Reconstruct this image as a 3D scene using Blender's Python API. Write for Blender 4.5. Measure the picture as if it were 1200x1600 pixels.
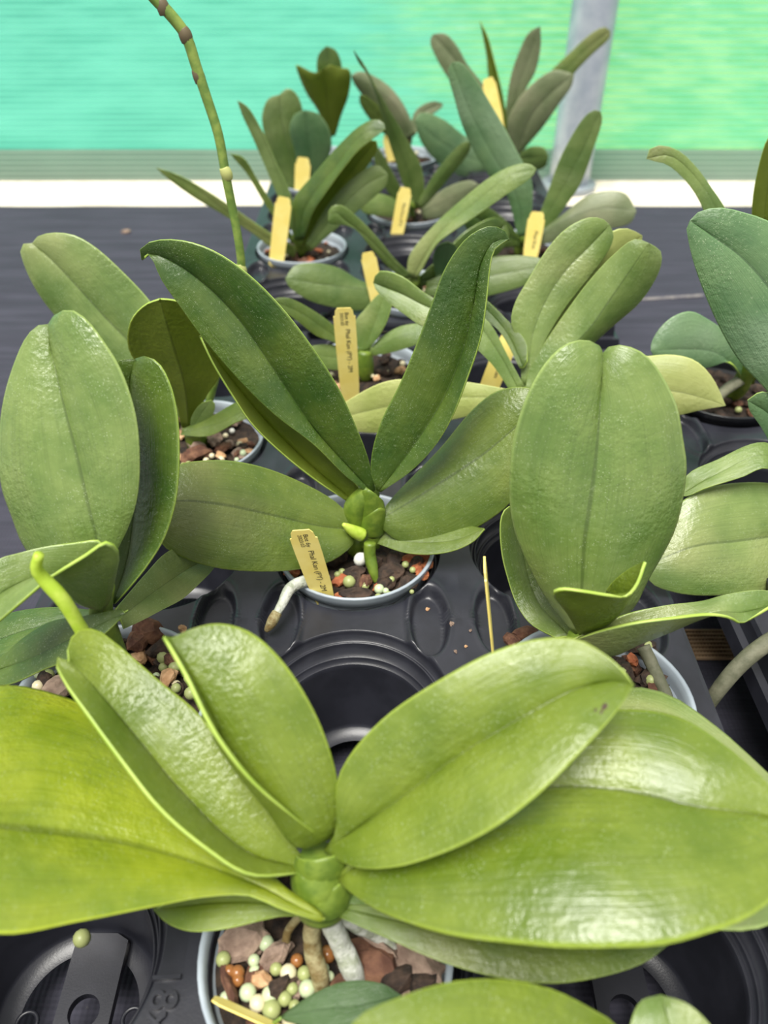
import bpy, bmesh, math, random
from mathutils import Vector, Matrix, noise

for o in list(bpy.data.objects):
    bpy.data.objects.remove(o, do_unlink=True)
scene = bpy.context.scene
COL = scene.collection

# ------------------------------------------------------------------ camera
F = 1200.0                      # focal length in pixels of a 1200x1600 frame
PITCH = math.radians(40.0)
CAMH = 0.39                     # above the pot rims (z = 0)
SP, CP = math.sin(PITCH), math.cos(PITCH)
cam_data = bpy.data.cameras.new('camera')
cam = bpy.data.objects.new('camera', cam_data)
COL.objects.link(cam)
cam.location = (0, 0, CAMH)
cam.rotation_euler = (math.pi / 2 - PITCH, 0, 0)
cam_data.sensor_fit = 'VERTICAL'
cam_data.sensor_height = 36.0
cam_data.lens = 36.0 * F / 1600.0
cam_data.clip_start = 0.01
cam_data.dof.use_dof = True
cam_data.dof.focus_distance = 0.47
cam_data.dof.aperture_fstop = 6.2
scene.camera = cam

# ------------------------------------------------------------------ light
world = bpy.data.worlds.new('overcast_sky')
scene.world = world
world.use_nodes = True
bgn = world.node_tree.nodes['Background']
bgn.inputs['Color'].default_value = (1.0, 0.985, 0.95, 1)
bgn.inputs['Strength'].default_value = 0.62
sun_data = bpy.data.lights.new('sun', 'SUN')
sun_data.energy = 4.6
sun_data.angle = math.radians(32)
sun_data.color = (1.0, 0.97, 0.9)
sun = bpy.data.objects.new('sun', sun_data)
COL.objects.link(sun)
sun.rotation_euler = Vector((0.16, 0.28, -1.0)).to_track_quat('-Z', 'Y').to_euler()
vs = scene.view_settings
vs.view_transform = 'Standard'
vs.look = 'None'
vs.gamma = 1.0
vs.use_curve_mapping = False
vs.exposure = 0.40

# ------------------------------------------------------------------ helpers
RND = random.Random(11)


def lin(rgb):
    out = []
    for c in rgb:
        c = c / 255.0
        out.append(c / 12.92 if c <= 0.04045 else ((c + 0.055) / 1.055) ** 2.4)
    return (out[0], out[1], out[2], 1.0)


def W(u, v, h=None, y=None, d=None):
    """pixel + (height | world Y | depth) -> point in the place"""
    a, b = u - 600.0, 800.0 - v
    r = Vector((a, F * CP + b * SP, -F * SP + b * CP))
    if h is not None:
        s = (h - CAMH) / r.z
    elif y is not None:
        s = y / r.y
    else:
        s = d / F
    return Vector((0, 0, CAMH)) + r * s


ORIGIN = {}


def empty(name, loc, label, cat, group=None):
    o = bpy.data.objects.new(name, None)
    o.empty_display_size = 0.02
    COL.objects.link(o)
    o.location = loc
    ORIGIN[o.name] = Vector(loc)
    o['label'] = label
    o['category'] = cat
    if group:
        o['group'] = group
    return o


def origin_of(p):
    return ORIGIN.get(p.name, Vector((0, 0, 0))) if p is not None else Vector((0, 0, 0))


def mkobj(name, verts, faces, mats, parent=None, smooth=True, uv=None):
    og = origin_of(parent)
    me = bpy.data.meshes.new(name)
    me.from_pydata([tuple(Vector(v) - og) for v in verts], [], faces)
    if not isinstance(mats, (list, tuple)):
        mats = [mats]
    for m in mats:
        me.materials.append(m)
    if uv is not None:
        lay = me.uv_layers.new(name='UVMap')
        for lp in me.loops:
            lay.data[lp.index].uv = uv[lp.vertex_index]
    if smooth:
        for p in me.polygons:
            p.use_smooth = True
    me.update()
    o = bpy.data.objects.new(name, me)
    COL.objects.link(o)
    if parent is not None:
        o.parent = parent
        ORIGIN[o.name] = og
    return o


def tag(o, label=None, cat=None, group=None, kind=None):
    if label: o['label'] = label
    if cat: o['category'] = cat
    if group: o['group'] = group
    if kind: o['kind'] = kind
    return o


def fix_normals(o):
    bm = bmesh.new(); bm.from_mesh(o.data)
    bmesh.ops.recalc_face_normals(bm, faces=bm.faces)
    bm.to_mesh(o.data); bm.free()


def catmull(pts, n):
    """n points evenly spaced along a Catmull-Rom curve through pts"""
    P = [Vector(p) for p in pts]
    if len(P) == 2:
        return [P[0].lerp(P[1], i / (n - 1)) for i in range(n)]
    P = [P[0] * 2 - P[1]] + P + [P[-1] * 2 - P[-2]]
    dense = []
    for i in range(1, len(P) - 2):
        p0, p1, p2, p3 = P[i - 1], P[i], P[i + 1], P[i + 2]
        t01 = max((p1 - p0).length, 1e-9) ** .5
        t12 = max((p2 - p1).length, 1e-9) ** .5
        t23 = max((p3 - p2).length, 1e-9) ** .5
        m1 = (p2 - p1 + t12 * ((p1 - p0) / t01 - (p2 - p0) / (t01 + t12)))
        m2 = (p2 - p1 + t12 * ((p3 - p2) / t23 - (p3 - p1) / (t12 + t23)))
        for k in range(16):
            t = k / 16
            dense.append((2 * t**3 - 3 * t**2 + 1) * p1 + (t**3 - 2 * t**2 + t) * m1
                         + (-2 * t**3 + 3 * t**2) * p2 + (t**3 - t**2) * m2)
    dense.append(P[-2])
    acc = [0.0]
    for a, b in zip(dense, dense[1:]):
        acc.append(acc[-1] + (b - a).length)
    out, j = [], 0
    for i in range(n):
        s = acc[-1] * i / (n - 1)
        while j < len(acc) - 2 and acc[j + 1] < s:
            j += 1
        f = (s - acc[j]) / max(acc[j + 1] - acc[j], 1e-12)
        out.append(dense[j].lerp(dense[j + 1], min(1, max(0, f))))
    return out


def interp(vals, t):
    if len(vals) == 1: return vals[0]
    if len(vals) == 3:      # smooth quadratic
        a, b, c = vals
        return a * (1 - t) * (1 - 2 * t) + 4 * b * t * (1 - t) + c * t * (2 * t - 1)
    x = t * (len(vals) - 1)
    i = min(int(x), len(vals) - 2)
    return vals[i] + (vals[i + 1] - vals[i]) * (x - i)


# ------------------------------------------------------------------ materials
class NT:
    def __init__(self, name):
        self.m = bpy.data.materials.new(name)
        self.m.use_nodes = True
        self.t = self.m.node_tree
        self.t.nodes.clear()

    def n(self, typ, props=None, **inp):
        nd = self.t.nodes.new(typ)
        for k, v in (props or {}).items():
            setattr(nd, k, v)
        for k, v in inp.items():
            key = int(k[1:]) if (k[0] == 'i' and k[1:].isdigit()) else k.replace('_', ' ')
            s = nd.inputs[key]
            if isinstance(v, bpy.types.NodeSocket):
                self.t.links.new(v, s)
            else:
                s.default_value = v
        return nd

    def mix(self, fac, a, b, mode='MIX'):
        nd = self.t.nodes.new('ShaderNodeMix')
        nd.data_type = 'RGBA'; nd.blend_type = mode
        for idx, v in ((0, fac), (6, a), (7, b)):
            if isinstance(v, bpy.types.NodeSocket): self.t.links.new(v, nd.inputs[idx])
            else: nd.inputs[idx].default_value = v
        return nd.outputs[2]

    def math(self, op, a, b=0.0, clamp=False):
        nd = self.t.nodes.new('ShaderNodeMath')
        nd.operation = op; nd.use_clamp = clamp
        for idx, v in ((0, a), (1, b)):
            if isinstance(v, bpy.types.NodeSocket): self.t.links.new(v, nd.inputs[idx])
            else: nd.inputs[idx].default_value = v
        return nd.outputs[0]

    def ramp(self, fac, lo, hi):
        nd = self.n('ShaderNodeMapRange', {'interpolation_type': 'SMOOTHSTEP'}, i0=fac, i1=lo, i2=hi, i3=0.0, i4=1.0)
        return nd.outputs[0]

    def noise(self, vec, scale, detail=2.0, rough=0.5):
        return self.n('ShaderNodeTexNoise', None, Vector=vec, Scale=scale, Detail=detail, Roughness=rough).outputs['Fac']

    def out(self, sh):
        o = self.n('ShaderNodeOutputMaterial')
        self.t.links.new(sh, o.inputs['Surface'])
        return self.m


def leaf_mat(name, dark, light, trans, patch=None, rough=0.36, speck=0.5, tfac=0.3, spots=()):
    N = NT(name)
    uv = N.n('ShaderNodeUVMap', {'uv_map': 'UVMap'}).outputs[0]
    sx = N.n('ShaderNodeSeparateXYZ', None, Vector=uv)
    obj = N.n('ShaderNodeTexCoord').outputs['Object']
    rnd = N.n('ShaderNodeObjectInfo').outputs['Random']
    off = N.n('ShaderNodeCombineXYZ', None, X=N.math('MULTIPLY', rnd, 7.0), Y=N.math('MULTIPLY', rnd, 3.0)).outputs[0]
    vec = N.n('ShaderNodeVectorMath', {'operation': 'ADD'}, i0=obj, i1=off).outputs[0]
    big = N.ramp(N.noise(vec, 24, 4, .6), .26, .76)
    col = N.mix(big, lin(dark), lin(light))
    if patch:
        pf = N.ramp(N.noise(vec, 11, 2, .5), .5, .72)
        col = N.mix(N.math('MULTIPLY', pf, .75), col, lin(patch))
    # fine veins running along the blade
    vm = N.n('ShaderNodeMapping', None, Vector=uv, Scale=(70.0, 2.5, 1.0)).outputs[0]
    vein = N.noise(vm, 1.0, 2, .5)
    col = N.mix(N.math('MULTIPLY', N.ramp(vein, .45, .75), .22), col, lin(tuple(c * .72 for c in dark)))
    # midrib and paler margin
    s = N.math('ABSOLUTE', N.math('SUBTRACT', sx.outputs[0], .5))
    mid = N.math('SUBTRACT', 1.0, N.ramp(s, .004, .02))
    col = N.mix(N.math('MULTIPLY', mid, .5), col, lin(tuple(c * .6 for c in dark)))
    edge = N.ramp(s, .478, .5)
    pale = tuple(min(255, c * 1.22 + 14) for c in light)
    col = N.mix(N.math('MULTIPLY', edge, .7), col, lin(pale))
    # pale dust flecks, mostly short dashes along the blade
    wv = N.n('ShaderNodeMapping', None, Vector=uv, Scale=(60.0, 55.0, 1.0)).outputs[0]
    wv = N.n('ShaderNodeVectorMath', {'operation': 'ADD'}, i0=wv, i1=off).outputs[0]
    dash = N.ramp(N.noise(wv, 2.2, 2, .6), .66, .76)
    sp = N.n('ShaderNodeTexVoronoi', None, Vector=vec, Scale=760.0, Randomness=1.0)
    fl = N.math('SUBTRACT', 1.0, N.ramp(sp.outputs['Distance'], .10, .24))
    fl = N.math('MULTIPLY', N.math('MAXIMUM', fl, N.math('MULTIPLY', dash, .7)), N.ramp(N.noise(vec, 55, 3, .6), .46, .66))
    fl2 = N.ramp(N.noise(vec, 620, 2, .6), .60, .74)
    flk = N.math('MULTIPLY', N.math('ADD', fl, N.math('MULTIPLY', fl2, .28), True), speck)
    col = N.mix(flk, col, lin((196, 210, 172)))
    for (su, sv, sr) in spots:
        dd = N.n('ShaderNodeVectorMath', {'operation': 'DISTANCE'}, i0=N.n('ShaderNodeMapping', None, Vector=uv, Scale=(.4, 1.0, 1.0)).outputs[0], i1=(su * .4, sv, 0.0)).outputs['Value']
        dd = N.math('ADD', dd, N.math('MULTIPLY', N.math('SUBTRACT', N.noise(vec, 300, 2, .5), .5), sr))
        col = N.mix(N.math('SUBTRACT', 1.0, N.ramp(dd, sr * .6, sr)), col, lin((70, 48, 38)))
    # relief: pebbled skin, stronger in patches, and lengthwise fibres
    b1 = N.noise(vec, 330, 2, .55)
    b2 = N.noise(vec, 60, 2, .5)
    b3 = N.noise(vm, 1.6, 2, .5)
    msk = N.math('ADD', .25, N.ramp(N.noise(vec, 22, 1, .5), .4, .65))
    hgt = N.math('ADD', N.math('MULTIPLY', N.math('MULTIPLY', b1, msk), .7), N.math('ADD', b2, N.math('MULTIPLY', b3, .25)))
    bump = N.n('ShaderNodeBump', None, Strength=.55, Distance=.0015, Height=hgt).outputs[0]
    rg = N.math('ADD', rough - .06, N.math('MULTIPLY', big, .12))
    pb = N.n('ShaderNodeBsdfPrincipled', None, Base_Color=col, Roughness=rg, Normal=bump)
    pb.inputs['Specular IOR Level'].default_value = .5
    pb.inputs['Coat Weight'].default_value = .45
    pb.inputs['Coat Roughness'].default_value = max(.16, rough - .14)
    N.t.links.new(bump, pb.inputs['Coat Normal'])
    tr = N.n('ShaderNodeBsdfTranslucent', None, Color=N.mix(.75, col, lin(trans)))
    ms = N.n('ShaderNodeMixShader', None, i0=tfac, i1=pb.outputs[0], i2=tr.outputs[0])
    return N.out(ms.outputs[0])


def plain_mat(name, c1, c2=None, rough=.5, scale=60, bump=0.0, bscale=200, spec=.5, metal=0.0, detail=3):
    N = NT(name)
    obj = N.n('ShaderNodeTexCoord').outputs['Object']
    if c2 is None: c2 = c1
    col = N.mix(N.ramp(N.noise(obj, scale, detail, .6), .35, .68), lin(c1), lin(c2))
    pb = N.n('ShaderNodeBsdfPrincipled', None, Base_Color=col, Roughness=rough, Metallic=metal)
    pb.inputs['Specular IOR Level'].default_value = spec
    if bump:
        b = N.n('ShaderNodeBump', None, Strength=bump, Distance=.002, Height=N.noise(obj, bscale, 3, .6)).outputs[0]
        N.t.links.new(b, pb.inputs['Normal'])
    return N.out(pb.outputs[0])


LM = {
    'front': leaf_mat('leaf_bright_green', (86, 110, 24), (122, 140, 44), (150, 176, 16), (140, 154, 50), .36, .6, .2),
    'yellow': leaf_mat('leaf_yellow_green', (106, 130, 22), (152, 166, 38), (180, 194, 10), (180, 186, 50), .40, .5, .25),
    'spotted': leaf_mat('leaf_bright_green_spotted', (90, 114, 28), (126, 144, 50), (150, 176, 16), (142, 156, 56), .36, .6, .2,
                        [(.868, .888, .014), (.835, .862, .006), (.885, .875, .008)]),
    'dark': leaf_mat('leaf_deep_green', (54, 86, 30), (92, 114, 42), (110, 140, 20), None, .36, .6, .2),
    'olive': leaf_mat('leaf_olive_green', (78, 102, 36), (114, 132, 56), (136, 160, 20), (132, 136, 80), .38, .5, .2),
    'grey': leaf_mat('leaf_grey_green', (90, 118, 52), (130, 150, 82), (148, 172, 50), (156, 162, 106), .34, .65, .2),
    'blue': leaf_mat('leaf_blue_green', (76, 114, 72), (108, 140, 92), (120, 160, 60), (126, 152, 118), .38, .75, .2),
    'pale': leaf_mat('leaf_pale_yellow', (160, 172, 92), (188, 194, 120), (200, 210, 90), None, .5, .3, .25),
    'under': leaf_mat('leaf_underside_olive', (96, 114, 20), (122, 136, 36), (160, 170, 10), None, .55, .15, .42),
    'far': leaf_mat('leaf_soft_green', (80, 106, 48), (112, 132, 70), (136, 160, 40), (128, 142, 94), .40, .2, .2),
    'brown': leaf_mat('leaf_brownish_green', (104, 118, 80), (134, 142, 106), (140, 150, 50), (150, 148, 118), .45, .2, .2),
}
EDGE = plain_mat('leaf_margin', (150, 178, 70), (172, 194, 96), .45, 40)
STEM = plain_mat('stem_green', (80, 104, 28), (110, 130, 44), .42, 90, .15, 300)
SPIKE = plain_mat('spike_green', (96, 124, 50), (128, 148, 66), .5, 120, .1)
SHOOT = plain_mat('young_shoot', (160, 188, 54), (184, 204, 86), .45, 90, .08)
ROOTW = plain_mat('root_silver', (196, 198, 190), (150, 156, 136), .75, 140, .5, 500)
ROOTB = plain_mat('root_brown', (110, 92, 52), (150, 142, 104), .7, 160, .5, 400)
ROOTG = plain_mat('root_grey_green', (88, 90, 70), (110, 110, 90), .7, 120, .3)
POTM = plain_mat('pot_grey', (150, 160, 170), (166, 176, 184), .38, 20)
POTB = plain_mat('pot_black', (18, 20, 24), (26, 28, 34), .3, 30)
TRAY = plain_mat('tray_black_plastic', (34, 35, 42), (42, 43, 51), .33, 35, .05, 900, .5)
MIX = plain_mat('potting_soil', (26, 18, 14), (58, 44, 32), .9, 160, .8, 300)
BARKS = [plain_mat('bark_brown', (74, 44, 32), (120, 84, 62), .85, 120, .9, 260),
         plain_mat('bark_dark', (36, 26, 20), (74, 56, 44), .85, 120, .9, 260),
         plain_mat('bark_grey', (116, 96, 84), (158, 136, 120), .9, 130, .9, 240),
         plain_mat('bark_tan', (168, 128, 90), (206, 168, 130), .8, 110, .6, 240),
         plain_mat('clay_orange', (150, 80, 48), (178, 110, 70), .8, 120, .5, 240)]
BEADS = [plain_mat('bead_pale_green', (176, 192, 152), (196, 206, 170), .28, 90),
         plain_mat('bead_cream', (206, 196, 160), (220, 212, 180), .3, 90),
         plain_mat('bead_amber', (128, 82, 42), (156, 104, 58), .22, 90),
         plain_mat('bead_mossy', (138, 148, 88), (170, 176, 122), .4, 200),
         plain_mat('perlite_white', (226, 226, 216), (238, 238, 230), .8, 200, .4)]
TAGM = plain_mat('label_yellow', (244, 222, 122), (250, 232, 142), .5, 40)
INK = plain_mat('ink_dark', (44, 40, 44), None, .7)
WEED = leaf_mat('weed_leaf', (52, 84, 40), (76, 106, 56), (100, 140, 40), None, .45, .1, .2)


# ------------------------------------------------------------------ setting
def bench_material():
    N = NT('woven_ground_cover')
    obj = N.n('ShaderNodeTexCoord').outputs['Object']
    mp = N.n('ShaderNodeMapping', None, Vector=obj, Scale=(6.0, 60.0, 1.0)).outputs[0]
    streak = N.ramp(N.noise(mp, 1.0, 4, .65), .35, .7)
    col = N.mix(streak, lin((54, 54, 64)), lin((66, 65, 77)))
    w1 = N.n('ShaderNodeTexWave', {'wave_type': 'BANDS', 'bands_direction': 'Y'}, Vector=obj, Scale=90.0, Distortion=1.0).outputs['Fac']
    w2 = N.n('ShaderNodeTexWave', {'wave_type': 'BANDS', 'bands_direction': 'X'}, Vector=obj, Scale=90.0, Distortion=1.0).outputs['Fac']
    wv = N.math('ADD', w1, w2)
    dust = N.ramp(N.noise(obj, 45, 4, .7), .68, .78)
    col = N.mix(N.math('MULTIPLY', dust, .25), col, lin((130, 126, 120)))
    bump = N.n('ShaderNodeBump', None, Strength=.25, Distance=.001, Height=wv).outputs[0]
    pb = N.n('ShaderNodeBsdfPrincipled', None, Base_Color=col, Roughness=.8, Normal=bump)
    pb.inputs['Specular IOR Level'].default_value = .2
    return N.out(pb.outputs[0])


BZ = -0.12       # bench top
def grid_sheet(x0, x1, y0, y1, nx, ny, zf):
    V, Fc = [], []
    for j in range(ny + 1):
        for i in range(nx + 1):
            x = x0 + (x1 - x0) * i / nx; y = y0 + (y1 - y0) * j / ny
            V.append((x, y, zf(x, y)))
    for j in range(ny):
        for i in range(nx):
            a = j * (nx + 1) + i
            Fc.append((a, a + 1, a + nx + 2, a + nx + 1))
    return V, Fc


def box(x0, x1, y0, y1, z0, z1):
    V = [(x0, y0, z0), (x1, y0, z0), (x1, y1, z0), (x0, y1, z0), (x0, y0, z1), (x1, y0, z1), (x1, y1, z1), (x0, y1, z1)]
    return V, [(0, 3, 2, 1), (4, 5, 6, 7), (0, 1, 5, 4), (1, 2, 6, 5), (2, 3, 7, 6), (3, 0, 4, 7)]


bench = empty('greenhouse_bench', (0, .5, BZ), 'long bench covered with charcoal woven ground cover under the trays', 'bench')
V, Fc = grid_sheet(-1.6, 1.6, -.6, 1.545, 120, 90,
                   lambda x, y: BZ + .0016 * noise.noise((x * 5, y * 14, 0)) + (.002 * max(0, 1 - abs(y - 1.0 - .01 * x) / .012)))
mkobj('fabric_cover', V, Fc, bench_material(), bench)
V, Fc = box(-1.6, 1.6, -.6, 1.54, BZ - .05, BZ - .006)
mkobj('bench_slab', V, Fc, plain_mat('bench_frame', (60, 60, 62), None, .6), bench, False)
# pale crease line across the cloth on the right
cr = [W(930, 468, h=BZ + .004), W(985, 466, h=BZ + .004), W(1040, 463, h=BZ + .004), W(1100, 459, h=BZ + .004)]
V, Fc = [], []
for p in catmull(cr, 14):
    k = .0045 * (0.6 + .4 * noise.noise((p.x * 60, 0, 0)))
    V += [(p.x, p.y - k, p.z - .003), (p.x, p.y, p.z), (p.x, p.y + k, p.z - .003)]
for i in range(13):
    a = i * 3
    Fc += [(a, a + 3, a + 4, a + 1), (a + 1, a + 4, a + 5, a + 2)]
mkobj('cloth_crease', V, Fc, plain_mat('crease_dust', (122, 118, 116), (92, 90, 96), .8, 80), bench)

# pale kerb behind the bench
V, Fc = box(-3.2, 3.2, 1.56, 1.80, -.9, -.132)
kerb = mkobj('trim_1', V, Fc, plain_mat('pale_concrete', (218, 206, 188), (230, 220, 204), .85, 30, .2, 120), None, False)
tag(kerb, 'pale concrete kerb at the foot of the net wall', None, None, 'structure')
V, Fc = grid_sheet(-4, 4, -3, 1.56, 4, 4, lambda x, y: -.9)
fl = mkobj('floor', V, Fc, plain_mat('floor_concrete', (120, 118, 112), (140, 138, 130), .9, 8), None, False)
tag(fl, 'concrete greenhouse floor beneath the bench', None, None, 'structure')


def net_material(name, c_dif, c_trans, open_f, per):
    N = NT(name)
    obj = N.n('ShaderNodeTexCoord').outputs['Object']
    sx = N.n('ShaderNodeSeparateXYZ', None, Vector=obj)
    st = N.math('SINE', N.math('MULTIPLY', sx.outputs['Z'], 2 * math.pi / per))
    line = N.ramp(st, .1, .9)
    cloud = N.ramp(N.noise(obj, 3.5, 4, .6), .35, .7)
    cd = N.mix(cloud, lin(c_dif), lin(tuple(min(255, c * 1.12 + 6) for c in c_dif)))
    cd = N.mix(N.math('MULTIPLY', line, .8), cd, lin(tuple(min(255, c * 1.15 + 40) for c in c_dif)))
    df = N.n('ShaderNodeBsdfDiffuse', None, Color=cd)
    tl = N.n('ShaderNodeBsdfTranslucent', None, Color=N.mix(N.math('MULTIPLY', line, .5), lin(c_trans), lin(tuple(min(255, c * 1.05 + 30) for c in c_trans))))
    m1 = N.n('ShaderNodeMixShader', None, i0=.6, i1=df.outputs[0], i2=tl.outputs[0])
    tp = N.n('ShaderNodeBsdfTransparent', None, Color=(.82, 1.0, .9, 1))
    fac = N.math('SUBTRACT', open_f, N.math('MULTIPLY', line, open_f * .7))
    m2 = N.n('ShaderNodeMixShader', None, i0=fac, i1=m1.outputs[0], i2=tp.outputs[0])
    return N.out(m2.outputs[0])


def wall_sheet(x0, x1, z0, z1, y0, nx, nz, amp):
    V, Fc = [], []
    for j in range(nz + 1):
        for i in range(nx + 1):
            x = x0 + (x1 - x0) * i / nx; z = z0 + (z1 - z0) * j / nz
            y = y0 + amp * (noise.noise((x * 1.6, z * .8, 3)) + .5 * noise.noise((x * 5 + z * 2, z * 1.0, 7)))
            V.append((x, y, z))
    for j in range(nz):
        for i in range(nx):
            a = j * (nx + 1) + i
            Fc.append((a, a + 1, a + nx + 2, a + nx + 1))
    return V, Fc


V, Fc = wall_sheet(-3.2, 3.2, -.13, .95, 1.755, 160, 40, .012)
net = mkobj('wall_back', V, Fc, net_material('shade_net', (104, 190, 170), (112, 204, 180), .30, .0108))
tag(net, 'turquoise shade net wall behind the bench', None, None, 'structure')
V, Fc = wall_sheet(-3.2, 3.2, -.132, -.068, 1.742, 160, 4, .006)
hem = mkobj('net_hem', V, Fc, net_material('net_hem_grey', (150, 160, 152), (130, 156, 146), .04, .0108), net)

# outside: bright grass towards the right, blue green sheeting on the left
def ground_material():
    N = NT('outside_ground')
    obj = N.n('ShaderNodeTexCoord').outputs['Object']
    sx = N.n('ShaderNodeSeparateXYZ', None, Vector=obj)
    wob = N.math('MULTIPLY', N.math('SUBTRACT', N.noise(obj, .9, 5, .65), .5), 4.0)
    f = N.ramp(N.math('ADD', N.math('SUBTRACT', sx.outputs['X'], N.math('MULTIPLY', sx.outputs['Y'], .04)), wob), -1.0, 1.2)
    grass = N.mix(N.ramp(N.noise(obj, 2.6, 5, .7), .35, .68), lin((116, 176, 66)), lin((206, 226, 130)))
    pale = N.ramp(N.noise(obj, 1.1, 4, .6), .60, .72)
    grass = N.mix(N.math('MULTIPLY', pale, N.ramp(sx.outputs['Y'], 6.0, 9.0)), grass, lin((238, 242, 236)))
    sheet = N.mix(N.ramp(N.noise(obj, 1.4, 4, .6), .3, .7), lin((70, 150, 142)), lin((120, 196, 184)))
    pb = N.n('ShaderNodeBsdfPrincipled', None, Base_Color=N.mix(f, sheet, grass), Roughness=.9)
    return N.out(pb.outputs[0])


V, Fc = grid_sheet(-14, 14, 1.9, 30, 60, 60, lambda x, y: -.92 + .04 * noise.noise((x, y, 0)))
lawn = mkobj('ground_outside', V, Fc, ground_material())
tag(lawn, 'sunny grass and blue green sheeting seen through the net', None, None, 'structure')

# galvanised post
def tube(pts, rad, seg=12, n=None, cap=True, wob=0.0):
    n = n or max(8, len(pts) * 5)
    C = catmull(pts, n)
    R = [interp(rad, i / (n - 1)) if isinstance(rad, (list, tuple)) else rad for i in range(n)]
    V, Fc = [], []
    up = Vector((0, 0, 1))
    prev = None
    for i, c in enumerate(C):
        t = (C[min(i + 1, n - 1)] - C[max(i - 1, 0)]).normalized()
        if prev is None:
            a = t.cross(up)
            if a.length < 1e-3: a = t.cross(Vector((1, 0, 0)))
            a.normalize()
        else:
            a = (prev - t * prev.dot(t)).normalized()
        prev = a
        b = t.cross(a)
        for k in range(seg):
            g = 2 * math.pi * k / seg
            r = R[i] * (1 + wob * noise.noise((c.x * 200 + k, c.y * 200, c.z * 200)))
            V.append(c + (a * math.cos(g) + b * math.sin(g)) * r)
    for i in range(n - 1):
        for k in range(seg):
            a = i * seg + k; b = i * seg + (k + 1) % seg
            Fc.append((a, b, b + seg, a + seg))
    if cap:
        V.append(C[0]); V.append(C[-1])
        for k in range(seg):
            Fc.append((len(V) - 2, (k + 1) % seg, k))
            Fc.append((len(V) - 1, (n - 1) * seg + k, (n - 1) * seg + (k + 1) % seg))
    return V, Fc


pc = W(897, 310, h=-.13)
post = empty('steel_post', (pc.x, 1.69, -.132), 'galvanised steel post standing on the pale kerb before the net', 'post')
V, Fc = tube([(pc.x, 1.69, -.14), (pc.x, 1.69, .4), (pc.x, 1.69, 1.0)], .042, 28, 12)
mkobj('post_tube', V, Fc, plain_mat('galvanised_steel', (168, 178, 192), (190, 198, 208), .45, 26, .1, 60, .5, .25), post)
V, Fc = tube([(pc.x, 1.69, -.133), (pc.x, 1.69, -.118)], .056, 28, 4)
mkobj('base_collar', V, Fc, plain_mat('steel_collar', (150, 158, 166), None, .5, metal=.3), post)

# ------------------------------------------------------------------ trays
DX, DY, HR = .147, .141, .0615
def sstep(a, b, x):
    t = max(0, min(1, (x - a) / (b - a))); return t * t * (3 - 2 * t)


def cell_mesh():
    hx, hy = DX / 2, DY / 2
    seg = 288
    prof = [(.032, -.092), (.0425, -.091), (.0440, -.088), (.0505, -.0335), (.0512, -.0300), (.0518, -.0293), (.0524, -.0300), (.0527, -.0312), (.0534, -.0314), (.0539, -.0262),
            (.0545, -.0252), (.0551, -.0258), (.0554, -.0272), (.0562, -.0274), (.0568, -.0150), (.0574, -.0138), (.0581, -.0146), (.0584, -.0160), (.0606, -.0162), (.0613, -.0080)]
    V, Fc = [], []
    nout = 30
    angs = [2 * math.pi * k / seg for k in range(seg)]
    ca = math.atan2(hy, hx)
    for q in (ca, math.pi - ca, math.pi + ca, 2 * math.pi - ca):
        i = min(range(seg), key=lambda k: abs(angs[k] - q)); angs[i] = q
    for a in angs:
        c, s = math.cos(a), math.sin(a)
        rb = min(hx / max(abs(c), 1e-6), hy / max(abs(s), 1e-6))
        for r, z in prof:
            V.append((r * c, r * s, z))
        for j in range(nout + 1):
            f = j / nout
            r = .0620 + (rb - .0620) * (f ** 1.0)
            x, y = r * c, r * s
            z = -.004
            # low saddle between neighbours in a column, with finger lobes either side
            lob = math.hypot((abs(x) - .051) / .0140, (abs(y) - hy) / .033)
            z -= .009 * (1 - sstep(.80, 1.0, lob))
            sad = (1 - sstep(.034, .038, abs(x))) * sstep(.045, .052, abs(y))
            z -= .0025 * sad
            rim = .0006 * math.exp(-((lob - 1.08) / .09) ** 2)
            z += rim
            if j == 0: z = min(z, -.0052)
            V.append((x, y, z))
    m = len(prof) + nout + 1
    for k in range(seg):
        for j in range(m - 1):
            a = k * m + j; b = ((k + 1) % seg) * m + j
            Fc.append((a, a + 1, b + 1, b))
    me = bpy.data.meshes.new('cell')
    me.from_pydata(V, [], Fc)
    me.materials.append(TRAY)
    for p in me.polygons: p.use_smooth = True
    bm = bmesh.new(); bm.from_mesh(me)
    bmesh.ops.recalc_face_normals(bm, faces=bm.faces)
    bm.faces.ensure_lookup_table()
    if sum(f.normal.z for f in bm.faces) < 0:
        bmesh.ops.reverse_faces(bm, faces=bm.faces)
    bm.to_mesh(me); bm.free()
    return me


CELL = cell_mesh()


def floor_detail():
    """raised bar with a drain hole across the cavity bottom"""
    V, Fc = [], []
    seg = 32
    r = .0085
    for lev, z in enumerate((-.0915, -.0855)):
        for k in range(seg):
            a = 2 * math.pi * k / seg
            V.append((r * math.cos(a), r * math.sin(a), z))
        for k in range(seg):
            a = 2 * math.pi * k / seg
            c, s = math.cos(a), math.sin(a)
            q = min(.0150 / max(abs(c), 1e-6), .040 / max(abs(s), 1e-6))
            V.append((q * c, q * s, z))
    for k in range(seg):
        n = (k + 1) % seg
        Fc.append((2 * seg + k, 3 * seg + k, 3 * seg + n, 2 * seg + n))
        Fc.append((seg + k, seg + n, 3 * seg + n, 3 * seg + k))
        Fc.append((k, 2 * seg + k, 2 * seg + n, n))
    me = bpy.data.meshes.new('drain_bar')
    me.from_pydata(V, [], Fc)
    me.materials.append(TRAY)
    return me


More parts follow.
